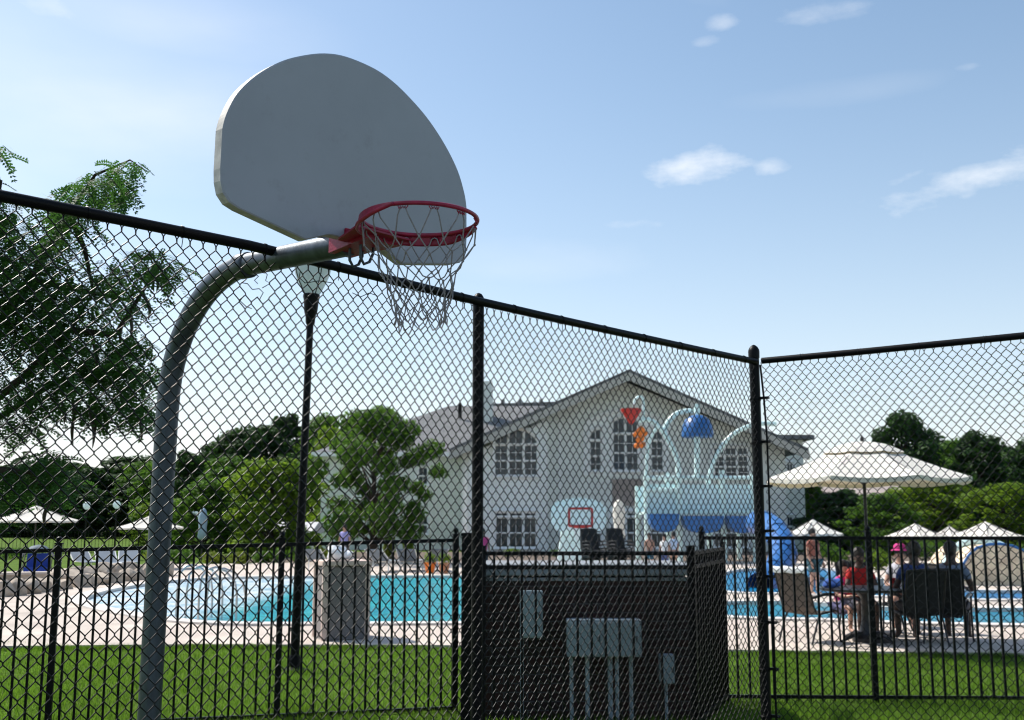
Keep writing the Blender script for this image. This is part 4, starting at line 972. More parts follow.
# left wing behind the tree
w0, w1 = hz(322, 455, 62).x, hz(470, 455, 62).x; zE2 = hz(430, 453, 62).z
MB().box(((w0 + w1) / 2, 68, zE2 / 2), (w1 - w0, 12, zE2), 0).build('wing_wall', M_siding, hs_)
zr = hz(480, 406, 68).z
mb = MB(); e0, e1 = w0 - .5, w1 + 2
mb.add([(e0, 61.4, zE2), (e1 + 3, 61.4, zE2), (e1 + 3, 68, zr), (e0 + 7.5, 68, zr), (e0, 75, zE2), (e1 + 3, 75, zE2), (e0, 61.4, zE2 - .2), (e1 + 3, 61.4, zE2 - .2), (e0, 75, zE2 - .2), (e1 + 3, 75, zE2 - .2)],
       [(0, 1, 2, 3), (4, 0, 3), (5, 4, 3, 2), (0, 6, 7, 1), (4, 8, 6, 0), (6, 8, 9, 7)])
rf2 = mb.build('wing_roof', M_shingle, hs_)
MB().box((w1 / 2 + w0 / 2, 61.35, zE2 - .12), (w1 - w0 + 1, .1, .24), 0).build('gutter', M_trim, hs_)
for u in (503, 520, 541): q = hz(u, 404, 70); MB().tube([(q.x, 70, q.z - 1.4), (q.x, 70, q.z + .3)], .12, 10).build('vent_pipe', M_shingle, rf2)
q = hz(460, 405, 66); MB().tube([(q.x, 66, q.z - .8), (q.x, 66, q.z + .1)], .12, 10).build('vent_pipe', M_blackm, rf2)
ma, mb_ = hz(480, 400, 70).x, hz(575, 400, 70).x   # main ridge seen behind the gable
mbb = MB(); zr2 = hz(520, 401, 70).z; mbb.prism([(ma, 70, zr2 - 5), (ma, 70, zr2 - .2), (mb_, 70, zr2), (mb_, 70, zr2 - 5)], (0, .4, 0)); mbb.build('ridge', M_shingle, rf2)
for u in (350, 385, 417): window(u, u + 12, 466, 486, 1, 2, 61.97)
for u in (350, 385, 417): window(u, u + 12, 515, 535, 1, 2, 61.97)
# right wing
w2, w3 = hz(757, 450, 62).x, hz(803, 450, 62).x; zE3 = hz(780, 440, 62).z
MB().box(((w2 + w3) / 2, 68, zE3 / 2), (w3 - w2, 12, zE3), 0).build('wing_wall', M_siding, hs_)
MB().prism([(w2 - .5, 61.3, zE3), (w3 + .5, 61.3, zE3), (w3 + .5, 61.3, zE3 + .25), (w2 - .5, 61.3, zE3 + .25)], (0, 13, 0)).build('wing_roof', M_shingle, hs_)
for u in (768, 785): window(u, u + 10, 462, 482, 1, 2, 61.97); window(u, u + 10, 515, 538, 1, 2, 61.97)
# second house behind the big parasol
q0, q1 = hz(828, 500, 75).x, hz(905, 500, 75).x
h2 = thing('house', 'taupe house with low gabled roof behind the trees under the large parasol', 'house', ((q0 + q1) / 2, 75, 0)); zt2 = hz(860, 497, 75).z; zp2 = hz(860, 478, 75).z
MB().box(((q0 + q1) / 2, 79, zt2 / 2), (q1 - q0, 8, zt2), 0).build('wall', M_sidingb, h2)
MB().add([(q0 - .4, 74.6, zt2), (q1 + .4, 74.6, zt2), (q1 + .4, 79, zp2), (q0 - .4, 79, zp2), (q0 - .4, 83.4, zt2), (q1 + .4, 83.4, zt2)], [(0, 1, 2, 3), (5, 4, 3, 2), (0, 3, 4), (1, 5, 2)]).build('roof', M_sidingb, h2)
for u in (845, 875): window(u, u + 8, 505, 520, 1, 2, 74.95, par=h2)
# small white pavilion at left
pa = hz(255, 540, 52); q0, q1 = hz(256, 540, 52).x, hz(305, 540, 52).x; pz = hz(280, 534, 52).z; pp = hz(280, 522, 52).z
pv = thing('pool_pavilion', 'small white gabled pavilion beyond the pool, between the bright trees', 'pavilion', ((q0 + q1) / 2, 52, 0))
MB().box(((q0 + q1) / 2, 54, pz / 2), (q1 - q0 - .5, 3.4, pz), 0).build('wall', M_trim, pv)
MB().add([(q0 - .3, 51.7, pz), (q1 + .3, 51.7, pz), (q1 + .3, 54, pp), (q0 - .3, 54, pp), (q0 - .3, 56.3, pz), (q1 + .3, 56.3, pz), (q0 - .3, 51.7, pz - .15), (q1 + .3, 51.7, pz - .15)], [(0, 1, 2, 3), (5, 4, 3, 2), (0, 3, 4), (1, 5, 2), (0, 6, 7, 1)]).build('roof', mat('pale_roof', (.5, .5, .5), .8), pv)
for u in (266, 288): window(u, u + 7, 538, 549, 1, 2, 52.25, par=pv)

# ------------------------------------------------------------------ water play structure
YP = 42.0
ps = thing('water_play_structure', 'aqua water play structure with arching pipes, tipping bucket and blue troughs', 'play structure', tuple(XY(697, YP)))
def q_(u, v, dy=0.0): return P(u, v, YP + dy)
for u, v0 in ((646, 476), (678, 462), (722, 470), (753, 474)):
    a_ = q_(u, v0); MB().tube([a_, (a_.x, YP, DZ)], .11, 12).build('post', M_aqua, ps, smooth=50)
    MB().tube([(a_.x, YP + 3, a_.z - .3), (a_.x, YP + 3, DZ)], .11, 12).build('post', M_aqua, ps, smooth=50)
a_, b_ = q_(647, 478), q_(752, 513)
MB().box(((a_.x + b_.x) / 2, YP + .1, (a_.z + b_.z) / 2 - .1), (b_.x - a_.x, .06, a_.z - b_.z - .3)).build('panel', M_aquap, ps)
MB().box(((a_.x + b_.x) / 2, YP + 3, (a_.z + b_.z) / 2 - .1), (b_.x - a_.x, .06, a_.z - b_.z - .3)).build('panel', M_aquap, ps)
MB().box(((a_.x + b_.x) / 2, YP + 1.5, b_.z), (b_.x - a_.x, 3.2, .14), 0, .02).build('platform', M_aqua, ps)
for v in (478, 490):
    c0, c1 = q_(646, v), q_(678 if v == 490 else 753, v); MB().tube([c0 + Vector((0, -.08, 0)), c1 + Vector((0, -.08, 0))], .09, 8).build('rail', M_aqua, ps, smooth=50)
def trough(u0, u1, v0, v1):
    a_, b_ = q_(u0, v0), q_(u1, v1); r_ = (b_.x - a_.x) / 2; cx = (a_.x + b_.x) / 2; hh = a_.z - b_.z; mb = MB(); n = 12; ys = [YP - .9, YP - .45, YP - .12]
    vs = []; 
    for y in ys:
        for k in range(n + 1):
            an = math.pi * k / n; vs.append((cx - r_ * math.cos(an), y, a_.z - hh * math.sin(an) ** .55))
    fs = [(i * (n + 1) + k, i * (n + 1) + k + 1, (i + 1) * (n + 1) + k + 1, (i + 1) * (n + 1) + k) for i in range(2) for k in range(n)]
    fs.append(tuple(range(n + 1))); fs.append(tuple(range(3 * n + 2, 2 * n + 1, -1))); mb.add(vs, fs); mb.build('trough', M_slide, ps, smooth=40)
trough(647, 676, 514, 532); trough(680, 720, 516, 533); trough(724, 752, 516, 533)
def pipe(pts, r=.10, nm='arch_pipe', m=M_aqua):
    pts = [q_(*p_) for p_ in pts]; out = []
    for i in range(len(pts) - 1):
        p0, p1, p2, p3 = pts[max(i - 1, 0)], pts[i], pts[i + 1], pts[min(i + 2, len(pts) - 1)]
        for s_ in range(5):
            t = s_ / 5; out.append(.5 * ((2 * p1) + (p2 - p0) * t + (2 * p0 - 5 * p1 + 4 * p2 - p3) * t * t + (3 * p1 - p0 - 3 * p2 + p3) * t ** 3))
    out.append(pts[-1]); MB().tube(out, r, 10).build(nm, m, ps, smooth=60)
pipe([(638, 421), (650, 420), (662, 430), (671, 445), (677, 460), (679, 478), (679, 530)])
pipe([(663, 433, .3), (668, 422, .3), (676, 414, .3), (686, 411, .3), (693, 411, .3)])
pipe([(697, 404), (697, 420), (697, 450), (697, 480)], .12, 'mast')
pipe([(776, 424), (758, 424), (740, 430), (727, 440), (717, 455), (711, 470), (710, 480)])
pipe([(646, 476), (647, 455), (650, 440), (656, 428)], .07)
pipe([(634, 406), (635, 400), (639, 397), (643, 400), (643, 421)], .06, 'spout')
c = q_(697, 417); r_ = q_(713, 417).x - c.x
mb = MB().lathe([(r_, -.85), (r_ * 1.02, -.80), (r_ * .96, -.45), (r_ * .75, -.15), (r_ * .4, 0), (.05, .04)], (c.x, YP, c.z + .05), 14); mb.build('tipping_bucket', M_slide, ps, smooth=40)
c = q_(631, 409); MB().lathe([(.04, -.62), (.10, -.55), (.42, -.06), (.42, 0), (.36, 0)], (c.x, YP, c.z), 14).build('funnel', M_redp, ps, smooth=40)
mb = MB()
for (u, v, r) in ((640, 431, .19), (640, 439, .16), (637, 446, .13), (643, 445, .12), (635, 435, .1), (645, 434, .1)):
    c = q_(u, v); mb.blob(c, (r, r * .6, r), int(u), .3, 2)
mb.build('water_flower', M_orange, ps, smooth=60)
# blue body slide
sl_ = thing('water_slide', 'thick glossy blue curved slide just right of the corner post', 'slide', tuple(XY(780, 30)))
pts = [P(u, v, y) for u, v, y in ((757, 523, 32.5), (766, 524, 31.5), (775, 530, 30.5), (781, 541, 29.5), (783, 555, 28.8), (779, 568, 28.2), (771, 579, 27.5), (760, 587, 27))]
mb = MB(); n = 10; rad_ = .36; vs = []; out = []
for i in range(len(pts) - 1):
    for s_ in range(4): out.append(pts[i].lerp(pts[i + 1], s_ / 4))
out.append(pts[-1]); mb.tube(out, rad_, 16, caps=False); mb.build('tube', M_slide, sl_, smooth=60)
for k in (4, 10, 16, 22):
    o_ = out[k]; MB().tube([out[k - 1].lerp(o_, .7), o_, out[k + 1].lerp(o_, .7)], rad_ + .03, 16, caps=False).build('joint_ring', M_slide, sl_, smooth=50)
MB().tube([out[10] - Vector((0, -.1, .3)), (out[10].x, out[10].y + .1, 0)], .09, 10).build('support', M_aqua, sl_, smooth=50)

# ------------------------------------------------------------------ pool basketball goal
YG = 33.5; gx = lambda u, v: P(u, v, YG)
pg = thing('pool_basketball_goal', 'small white poolside basketball goal with red square in front of the house', 'basketball goal', tuple(XY(578, YG)))
o_ = [(551, 506), (556, 502), (568, 498.5), (580, 497.5), (592, 499), (601, 503), (606, 508), (606, 525), (600, 531), (558, 531), (551, 525)]
MB().prism([gx(*q) for q in o_], (0, .06, 0)).build('backboard', mat('aqua_white_acrylic', (.82, .90, .90), .3, .05, 5), pg)
mb = MB()
for a2, b2 in (((569, 508.5), (592, 508.5)), ((592, 508.5), (592, 526)), ((592, 526), (569, 526)), ((569, 526), (569, 508.5))):
    mb.tube([gx(*a2) + Vector((0, -.02, 0)), gx(*b2) + Vector((0, -.02, 0))], .032, 4)
mb.build('target_square', M_redp, pg)
c = gx(580, 527.5) + Vector((0, -.3, 0)); MB().tube([c + Vector((.23 * math.cos(k * .3927), .23 * math.sin(k * .3927), 0)) for k in range(16)], .018, 6, closed=True).build('rim', M_redp, pg)
mb = MB()
for k in range(12):
    a_ = k * .5236; mb.tube([c + Vector((.23 * math.cos(a_), .23 * math.sin(a_), 0)), c + Vector((.14 * math.cos(a_ + .5), .14 * math.sin(a_ + .5), -.4))], .006, 4)
    mb.tube([c + Vector((.23 * math.cos(a_), .23 * math.sin(a_), 0)), c + Vector((.14 * math.cos(a_ - .5), .14 * math.sin(a_ - .5), -.4))], .006, 4)
mb.build('net', M_cloth, pg)
c = XY(576, YG + .3); MB().prism([(c.x - .65, c.y, DZ), (c.x + .65, c.y, DZ), (c.x + .40, c.y, 1.35), (c.x - .45, c.y, 1.35)], (0, .5, 0)).build('base', mat('aqua_white_plastic', (.74, .86, .85), .4), pg)
# folded white parasol and stacked dark chairs near the doors
t = thing('parasol', 'folded white parasol standing beside the pool basketball goal', 'parasol', tuple(XY(619, 36)), 0)
zt_ = P(619, 498, 36).z - .05
MB().lathe([(.10, zt_ - 1.3), (.20, zt_ - 1.25), (.17, zt_ - .9), (.22, zt_ - .45), (.17, zt_ - .15), (.06, zt_ - .02), (.01, zt_)], (0, 0, 0), 14).build('canopy', M_canvas, t, smooth=50, world=False)
MB().tube([(0, 0, .02), (0, 0, zt_ - .1)], .025, 10).build('pole', M_frame, t, world=False); MB().lathe([(.26, 0), (.26, .08), (.05, .12)], (0, 0, DZ), 14).build('base', M_frame, t, world=False)
t = thing('parasol', 'folded pale blue parasol between the far trees, right of the hoop pole', 'parasol', tuple(XY(203, 44)), 0)
MB().lathe([(.10, .9), (.2, 1.0), (.16, 1.4), (.2, 1.8), (.12, 2.1), (.01, 2.2)], (0, 0, 0), 12).build('canopy', mat('pale_blue_canvas', (.32, .42, .52), .8), t, smooth=50, world=False)
MB().tube([(0, 0, 0), (0, 0, 2.1)], .03, 8).build('pole', M_frame, t, world=False)
stk = [(595, 30.5, 'left stack, beside the pool basketball goal'), (621, 31, 'right stack, in front of the folded white parasol')]
ordn = ['bottom', 'second', 'third', 'fourth', 'top']
for (u, Y, s_) in stk:
    for k in range(5): dup(ch2, (XY(u, Y).x, Y, DZ + .10 * k), R(25), '%s dark chair of the %s' % (ordn[k], s_), 'stacked dark poolside chairs')

# ------------------------------------------------------------------ poolside loungers, planters
def lounger(label, loc, rz, group='sun loungers along the far pool edge', cm=None):
    t = thing('sun_lounger', label, 'sun lounger', loc, rz, group)
    mb = MB()
    for s_ in (-.3, .3): mb.tube([(s_, -.95, .34), (s_, .25, .34), (s_, .85, .72)], .018, 6)
    mb.build('frame', M_white, t, world=False)
    top = [(-.95, .345), (.25, .345), (.85, .73)]
    mb = MB().add([(x, y, z) for y, z in top for x in (-.29, .29)] + [(x, y, z - .02) for y, z in top for x in (-.29, .29)], [(0, 1, 3, 2), (2, 3, 5, 4), (7, 6, 8, 9), (9, 8, 10, 11), (0, 6, 7, 1), (4, 5, 11, 10)])
    mb.build('sling', cm or M_box, t, world=False)
    for x in (-.28, .28):
        for y in (-.8, .3): MB().tube([(x, y, .33), (x, y, 0)], .018, 6).build('leg', M_white, t, world=False)
    return t
lg = lounger('pale sun lounger on the deck at far left near the parked car', tuple(G(108, 574, DZ)), R(30), cm=mat('slate_blue_sling', (.17, .21, .26), .8))
for u, v, rz_, lb in ((385, 571.5, 160, 'pale sun lounger across the pool, just right of the litter bin'), (410, 571, 175, 'pale sun lounger across the pool, second right of the litter bin'), (436, 571, 190, 'pale sun lounger across the pool nearest the mid fence post'),
                      (128, 572, 20, 'pale sun lounger on the deck left of the hoop pole'), (85, 572, 40, 'pale sun lounger by the boulders at far left'), (320, 571, 170, 'pale sun lounger across the pool directly left of the litter bin')):
    dup(lg, tuple(G(u, v, DZ)), R(rz_), lb)
def planter(label, u, v, m_):
    q = G(u, v, DZ); t = thing('planter', label, 'planter', (q.x, q.y, DZ), 0, 'orange planters beyond the pool')
    MB().lathe([(.12, 0), (.17, .26), (.19, .28), (.19, .33), (.15, .33)], (0, 0, 0), 14).build('pot', m_, t, smooth=40, world=False)
    foliage(t, [(0, 0, .46, .22, .22, .18)], 260, .045, L_bright, 5, name='leaves')
# ------------------------------------------------------------------ vegetation
L_dark = leafmat('dark_green_leaf', (.010, .030, .008), (.030, .075, .016), (.06, .16, .02), .28)
L_mid = leafmat('mid_green_leaf', (.026, .075, .010), (.080, .165, .020), (.18, .36, .035), .42)
L_bright = leafmat('bright_green_leaf', (.050, .11, .008), (.15, .235, .022), (.32, .50, .04), .45)
L_locust = leafmat('locust_leaf', (.014, .044, .010), (.052, .130, .030), (.12, .30, .045), .33)
L_yell = leafmat('yellow_green_shrub_leaf', (.075, .11, .01), (.17, .20, .03), (.30, .42, .04), .4)
def foliage(par, clumps, n, size, m_, seed, name='crown'):
    rd = random.Random(seed); vs = []; fs = []
    tot = sum(c_[3] * c_[4] * c_[5] for c_ in clumps) ** 1
    ws = [max(c_[3] * c_[5], .001) for c_ in clumps]; sw = sum(ws)
    for c_, w_ in zip(clumps, ws):
        cx, cy, cz, rx, ry, rz_ = c_
        for _ in range(int(n * w_ / sw)):
            # biased towards the shell
            d = Vector((rd.gauss(0, 1), rd.gauss(0, 1), rd.gauss(0, 1))).normalized(); q = rd.random() ** .42
            p_ = Vector((cx + d.x * rx * q, cy + d.y * ry * q, cz + d.z * rz_ * q))
            nrm = (d + Vector((rd.gauss(0, .7), rd.gauss(0, .7), rd.gauss(0, .7) + .4))).normalized()
            a1 = nrm.cross(Vector((rd.gauss(0, 1), rd.gauss(0, 1), rd.gauss(0, 1)))).normalized(); a2 = nrm.cross(a1)
            s_ = size * rd.uniform(.6, 1.35); k = len(vs)
            vs += [tuple(p_ - a1 * s_), tuple(p_ - a2 * s_ * .45 + nrm * s_ * .1), tuple(p_ + a1 * s_), tuple(p_ + a2 * s_ * .45 + nrm * s_ * .1)]; fs.append((k, k + 1, k + 2, k + 3))
    mb = MB(); mb.v = vs; mb.f = fs; mb.mi = [0] * len(fs); return mb.build(name, m_, par, world=False)
def tree_proto(seed, m_, h=10.0, w=7.0, trunk=.3, nl=9000, leaf=.16, low=.15, loose=1.0):
    rd = random.Random(seed); e = bpy.data.objects.new('tree', None); COL.objects.link(e)
    mb = MB(); cl = []
    top = h * .82
    mb.tube([(0, 0, 0), (rd.uniform(-.1, .1) * w * .2, 0, h * .3), (rd.uniform(-.2, .2), rd.uniform(-.2, .2), top)], [trunk, trunk * .7, trunk * .15], 8)
    nb = 48
    for i in range(nb):
        f_ = low + (1 - low) * ((i + .5) / nb); a_ = i * 2.4 + rd.uniform(-.4, .4)
        env = math.sin(math.pi * min(1, max(0, (f_ - low) / (1 - low) * .86 + .12))) ** .6
        rr_ = w / 2 * env * rd.uniform(.50, .95) * (.55 if i % 4 == 0 else 1)
        c_ = Vector((math.cos(a_) * rr_, math.sin(a_) * rr_, h * (f_ * .92) + rd.uniform(-.3, .3)))
        s_ = w * rd.uniform(.065, .145) * loose; cl.append((c_.x, c_.y, c_.z, s_ * 1.2, s_ * 1.2, s_ * .8))
        b0 = Vector((0, 0, max(.12 * h, c_.z - rr_ * .6 - .4))); mb.tube([b0, b0.lerp(c_, .5) + Vector((0, 0, .15)), c_], [trunk * .28, trunk * .16, trunk * .05], 5)
    mb.build('trunk', M_bark, e, smooth=60, world=False); foliage(e, cl, nl, leaf, m_, seed + 1)
    return e
protos = {'dark': tree_proto(1, L_dark, nl=11000, leaf=.24, low=.05), 'dark2': tree_proto(2, L_dark, w=8, nl=11500, leaf=.24, low=.05), 'mid': tree_proto(3, L_mid, w=8, nl=9500, leaf=.24, low=.05),
          'bright': tree_proto(4, L_bright, w=8, nl=9000, leaf=.23, low=.02), 'loose': tree_proto(5, L_mid, h=10, w=11, nl=15000, leaf=.19, low=.20, loose=.72)}
used = {k: False for k in protos}
TREES = [
 (22, 462, 108, 90, 'dark', 'dark bushy tree low at the left edge behind the cream parasol'), (88, 464, 112, 75, 'dark2', 'dark round tree above the lawn, between the two left parasols'),
 (140, 460, 106, 70, 'mid', 'mid green tree directly left of the hoop pole, above the half hidden parasol'), (186, 446, 90, 60, 'dark', 'blue-green distant tree top just right of the hoop pole'),
 (235, 424, 100, 95, 'dark2', 'big dark rounded tree behind the bright trees, left of the lamp post'), (283, 408, 108, 72, 'dark', 'tallest distant dark tree left of the lamp post'),
 (205, 478, 52, 85, 'mid', 'mid green tree low beyond the pool, right of the hoop pole'), (270, 452, 50, 105, 'bright', 'bright yellow-green tree just left of the lamp post'),
 (165, 495, 58, 70, 'bright', 'low bright tree partly hidden by the hoop pole'), (110, 494, 120, 60, 'bright', 'low bright green tree above the far lawn at left'),
 (335, 420, 75, 70, 'bright', 'bright tree behind the lamp post and the loose tree'), (374, 401, 42, 150, 'loose', 'loose green tree in front of the left wing of the clubhouse'),
 (908, 407, 85, 90, 'dark2', 'tall dark round tree above the right half of the large parasol'), (982, 426, 82, 80, 'dark', 'dark tree rising near the right edge, right of the tallest one'),
 (1040, 432, 78, 70, 'dark2', 'dark tree cut by the right edge of the picture'), (842, 486, 56, 80, 'dark', 'dark tree under the left side of the large parasol'),
 (935, 470, 60, 100, 'bright', 'bright green tree below the tall dark tree, right of the parasol pole'), (1003, 478, 54, 85, 'bright', 'bright yellow-green tree at the right edge behind the row of parasols'),
 (812, 478, 66, 50, 'mid', 'mid green tree between the slide and the parasol pole'), (880, 492, 52, 80, 'mid', 'mid green low tree right behind the parasol pole'),
 (955, 455, 90, 70, 'mid', 'mid green tree between the two dark crowns at right'), (1070, 470, 56, 90, 'mid', 'mid green tree just outside the right edge'), (-45, 440, 66, 110, 'mid', 'mid green tree just outside the left edge'),
 (45, 494, 130, 70, 'mid', 'low mid green tree line above the far lawn at left'), (1015, 452, 95, 70, 'mid', 'mid green tree behind the bright one at the right edge'), (905, 440, 100, 120, 'dark', 'wide dark tree mass behind the tall right tree'),
 (225, 455, 80, 80, 'mid', 'mid green crown between the dark rounded tree and the bright tree'), (65, 478, 100, 90, 'dark2', 'far dark tree behind the first left parasol'),(140, 478, 104, 90, 'dark', 'far dark tree behind the mid green one left of the hoop pole'),
 (700, 495, 92, 90, 'mid', 'mid green tree hidden mostly behind the clubhouse'), (950, 438, 96, 100, 'mid', 'far mid green tree filling the dip between the two dark crowns'), (1012, 440, 98, 80, 'dark', 'far dark tree behind the pair at the right edge'),
 (60, 456, 116, 130, 'dark', 'far dark tree ridge above the far left parasol'), (125, 452, 118, 120, 'dark2', 'far dark tree ridge left of the hoop pole'),
 (255, 420, 104, 110, 'dark2', 'far dark tree filling behind the rounded tree left of the lamp post'), (318, 412, 106, 80, 'mid', 'far mid green tree right behind the lamp post'), (168, 458, 98, 90, 'mid', 'far mid green tree behind the hoop pole'),
 (215, 440, 110, 90, 'dark', 'far dark tree sloping down towards the hoop pole'), (862, 455, 110, 60, 'dark', 'far dark tree top behind the crown of the large parasol')]
for k, (u, v, Y, wpx, kind, lb) in enumerate(TREES):
    pr = protos[kind]; q = XY(u, Y); hh = P(u, v, Y).z; ww = wpx * Y / 1072
    base_w = {'dark': 7, 'dark2': 8, 'mid': 8, 'bright': 8, 'loose': 11}[kind]
    sc = (ww / base_w * 1.05, ww / base_w * 1.05, hh / 10.2)
    if not used[kind]:
        used[kind] = True; pr.location = q; pr.scale = sc; pr.rotation_euler.z = k * 1.3
        pr['label'] = lb; pr['category'] = 'tree'; pr['group'] = 'trees beyond the pool'
    else:
        o = dup(pr, q, k * 1.3, lb, 'trees beyond the pool', sc); o['category'] = 'tree'
planter('orange planter across the pool, left of a pair near the mid fence post', 430, 573, M_orange)
planter('orange planter across the pool, right of a pair near the mid fence post', 444, 573.5, mat('terracotta', (.45, .20, .10), .8))
def shrub(label, u, v, Y, wpx, hpx, m_, up=False, n=900, group='shrubs beyond the pool'):
    s_ = 1084 / Y; wd, hh = wpx / s_, hpx / s_; q = XY(u, Y); t = thing('shrub', label, 'shrub', tuple(q), 0, group)
    rd = random.Random(int(u * 3 + v)); cl = [(rd.uniform(-.3, .3) * wd, rd.uniform(-.3, .3) * wd, hh * rd.uniform(.3, .7), wd * .28, wd * .28, hh * .35) for _ in range(6)]
    foliage(t, cl, n, .07 if not up else .09, m_, int(u), name='leaves')
    MB().tube([(0, 0, 0), (0, 0, hh * .6)], .03, 5).build('stem', M_bark, t, world=False)
for k, (u, v, Y, w_, h_, m_, lb) in enumerate((
  (160, 570, 40, 26, 17, L_yell, 'yellow-green mound shrub across the pool beside the hoop pole'), (215, 570, 41, 34, 14, L_yell, 'low wide yellow-green shrub across the pool, left of the lamp post'), (243, 570, 41, 26, 16, L_yell, 'yellow-green shrub second left of the lamp post across the pool'),
  (302, 568, 41, 22, 22, L_mid, 'green shrub directly right of the lamp post across the pool'), (322, 568, 42, 20, 20, L_yell, 'yellowish shrub left behind the litter bin'), (392, 566, 43, 16, 30, L_yell, 'tall narrow yellow-green shrub right of the litter bin'), (408, 566, 43, 14, 36, L_bright, 'tall narrow green shrub between the bin and the mid fence post'),
  (180, 566, 42, 40, 16, L_mid, 'dark green low shrub behind the handrails'), (270, 568, 42, 30, 16, L_mid, 'green shrub behind the lamp post base line'), (512, 556, 50, 20, 9, L_bright, 'small bright shrub in front of the clubhouse doors above the brick wall'), (560, 556, 50, 26, 8, L_mid, 'low shrub by the clubhouse under the pool goal'),
  (870, 560, 36, 40, 26, L_bright, 'bright shrub seen past the near table between the seated people'), (830, 560, 40, 40, 24, L_mid, 'green shrub behind the red shirted person'), (935, 560, 45, 50, 22, L_mid, 'green shrub under the smallest parasol'), (1010, 545, 44, 60, 22, L_mid, 'green shrub at the right edge behind the stone wall'),
  (20, 560, 48, 60, 12, L_mid, 'low green shrub at the far left behind the stone wall'), (135, 560, 46, 36, 14, L_mid, 'green shrub behind the loungers left of the hoop pole'))):
    shrub(lb, u, v, Y, w_, h_, m_)

# honey locust close behind the fence, on the left
lt = thing('locust_tree', 'dark honey locust tree with hanging seed pods behind the fence at left', 'tree', tuple(XY(-75, 8.6)))
mb = MB(); YT = 8.4
def T(u, v, dy=0.0): return P(u, v, YT + dy)
base = XY(-75, 8.6)
limbs = [([base, T(-70, 600, .2), T(-40, 470), T(-25, 380), T(-20, 280), T(0, 180)], [.16, .14, .11, .085, .06, .02]),
         ([T(-30, 420), T(20, 380, -.2), T(70, 330, -.1), T(95, 290)], [.04, .026, .018, .008]), ([T(-25, 360), T(30, 280, .2), T(70, 215, .3), T(95, 175, .2), T(130, 160, .1), T(148, 172)], [.05, .032, .022, .013, .007, .003]),
         ([T(70, 330, -.1), T(115, 335, -.2), T(128, 315, -.2), T(150, 280, -.1), T(165, 258)], [.03, .024, .018, .012, .005]), ([T(-40, 440), T(20, 405, .3), T(60, 380, .2), T(110, 372, .1), T(150, 370)], [.03, .022, .016, .010, .005]),
         ([T(30, 280, .2), T(80, 290, .3), T(125, 300, .2), T(140, 290, .1)], [.03, .022, .014, .006]), ([T(-40, 480), T(-5, 470, -.3), T(30, 472, -.3), T(52, 500, -.2)], [.04, .03, .02, .008]),
         ([T(-20, 300), T(-60, 230), T(-140, 180, .3)], [.06, .05, .02]), ([T(-40, 450), T(-120, 380), T(-220, 330, -.3)], [.07, .05, .02]), ([T(70, 215, .3), T(85, 250, .3), T(95, 300, .2)], [.03, .02, .01])]
for p_, r_ in limbs: mb.tube(p_, r_, 9)
tr = mb.build('trunk', M_bark, lt, smooth=60)
CL = [(70, 215, 34, 26), (105, 180, 30, 16), (128, 166, 20, 8), (85, 195, 26, 20), (120, 195, 18, 14), (40, 250, 46, 30), (15, 290, 50, 40), (60, 300, 45, 38), (150, 262, 26, 20), (168, 270, 18, 14), (110, 280, 30, 24), (130, 300, 24, 18),
      (30, 340, 55, 38), (80, 345, 44, 34), (110, 370, 40, 26), (140, 375, 22, 14), (125, 398, 30, 24), (70, 385, 50, 26), (25, 395, 45, 24), (140, 415, 16, 14), (95, 412, 24, 16), (-30, 300, 60, 70), (-40, 210, 50, 50), (0, 220, 30, 26),
      (-90, 380, 70, 60), (20, 478, 40, 20), (62, 480, 24, 16), (40, 462, 40, 14), (-8, 495, 24, 20), (-150, 250, 80, 80), (-200, 380, 80, 60), (2, 152, 6, 10), (-25, 150, 24, 20), (130, 345, 26, 18), (20, 425, 30, 14)]
rd = random.Random(17); vs = []; fs = []
def leaflet(p_, ax, sd, ln, wd):
    k = len(vs); a_ = p_; b_ = p_ + ax * ln
    vs.extend([tuple(a_), tuple(a_.lerp(b_, .4) + sd * wd), tuple(b_), tuple(a_.lerp(b_, .4) - sd * wd)]); fs.append((k, k + 1, k + 2, k + 3))
s8 = 1084 / YT
ntw = 0
for (u, v, ru, rv) in CL:
    nf = int(ru * rv * .135) + 10
    for _ in range(nf):
        d = Vector((rd.gauss(0, 1), rd.gauss(0, 1), rd.gauss(0, 1))).normalized() * rd.random() ** .45
        p_ = T(u + d.x * ru, v + d.z * rv, d.y * ru / s8 * 1.3 + (rd.uniform(-.4, .4)))
        a_ = rd.uniform(0, 2 * math.pi); dirv = Vector((math.cos(a_), math.sin(a_), rd.uniform(-1.3, .35))).normalized(); L = rd.uniform(.10, .18)
        sd0 = dirv.cross(Vector((0, 0, 1))).normalized(); nl_ = 7; up = sd0.cross(dirv)
        rolla = rd.uniform(-.9, .9); sd = sd0 * math.cos(rolla) + up * math.sin(rolla)
        prev = p_
        for j in range(nl_):
            t = (j + 1) / nl_; c = p_ + dirv * L * t + Vector((0, 0, -.05 * t * t))
            for s_ in (-1, 1):
                leaflet(c, (sd * s_ + dirv * .45).normalized(), dirv, rd.uniform(.028, .042), .0115)
        leaflet(c, dirv, sd, .03, .006)
        if rd.random() < .05 and ntw < 60:
            ntw += 1; tw = MB()
            tw.tube([p_ - dirv * .12 + Vector((0, 0, -.02)), p_, p_ + dirv * L * .6], [.004, .003, .0015], 4).build('twig', M_bark, lt)
mbl = MB(); mbl.v = vs; mbl.f = fs; mbl.mi = [0] * len(fs)
mbl.build('crown', L_locust, lt)
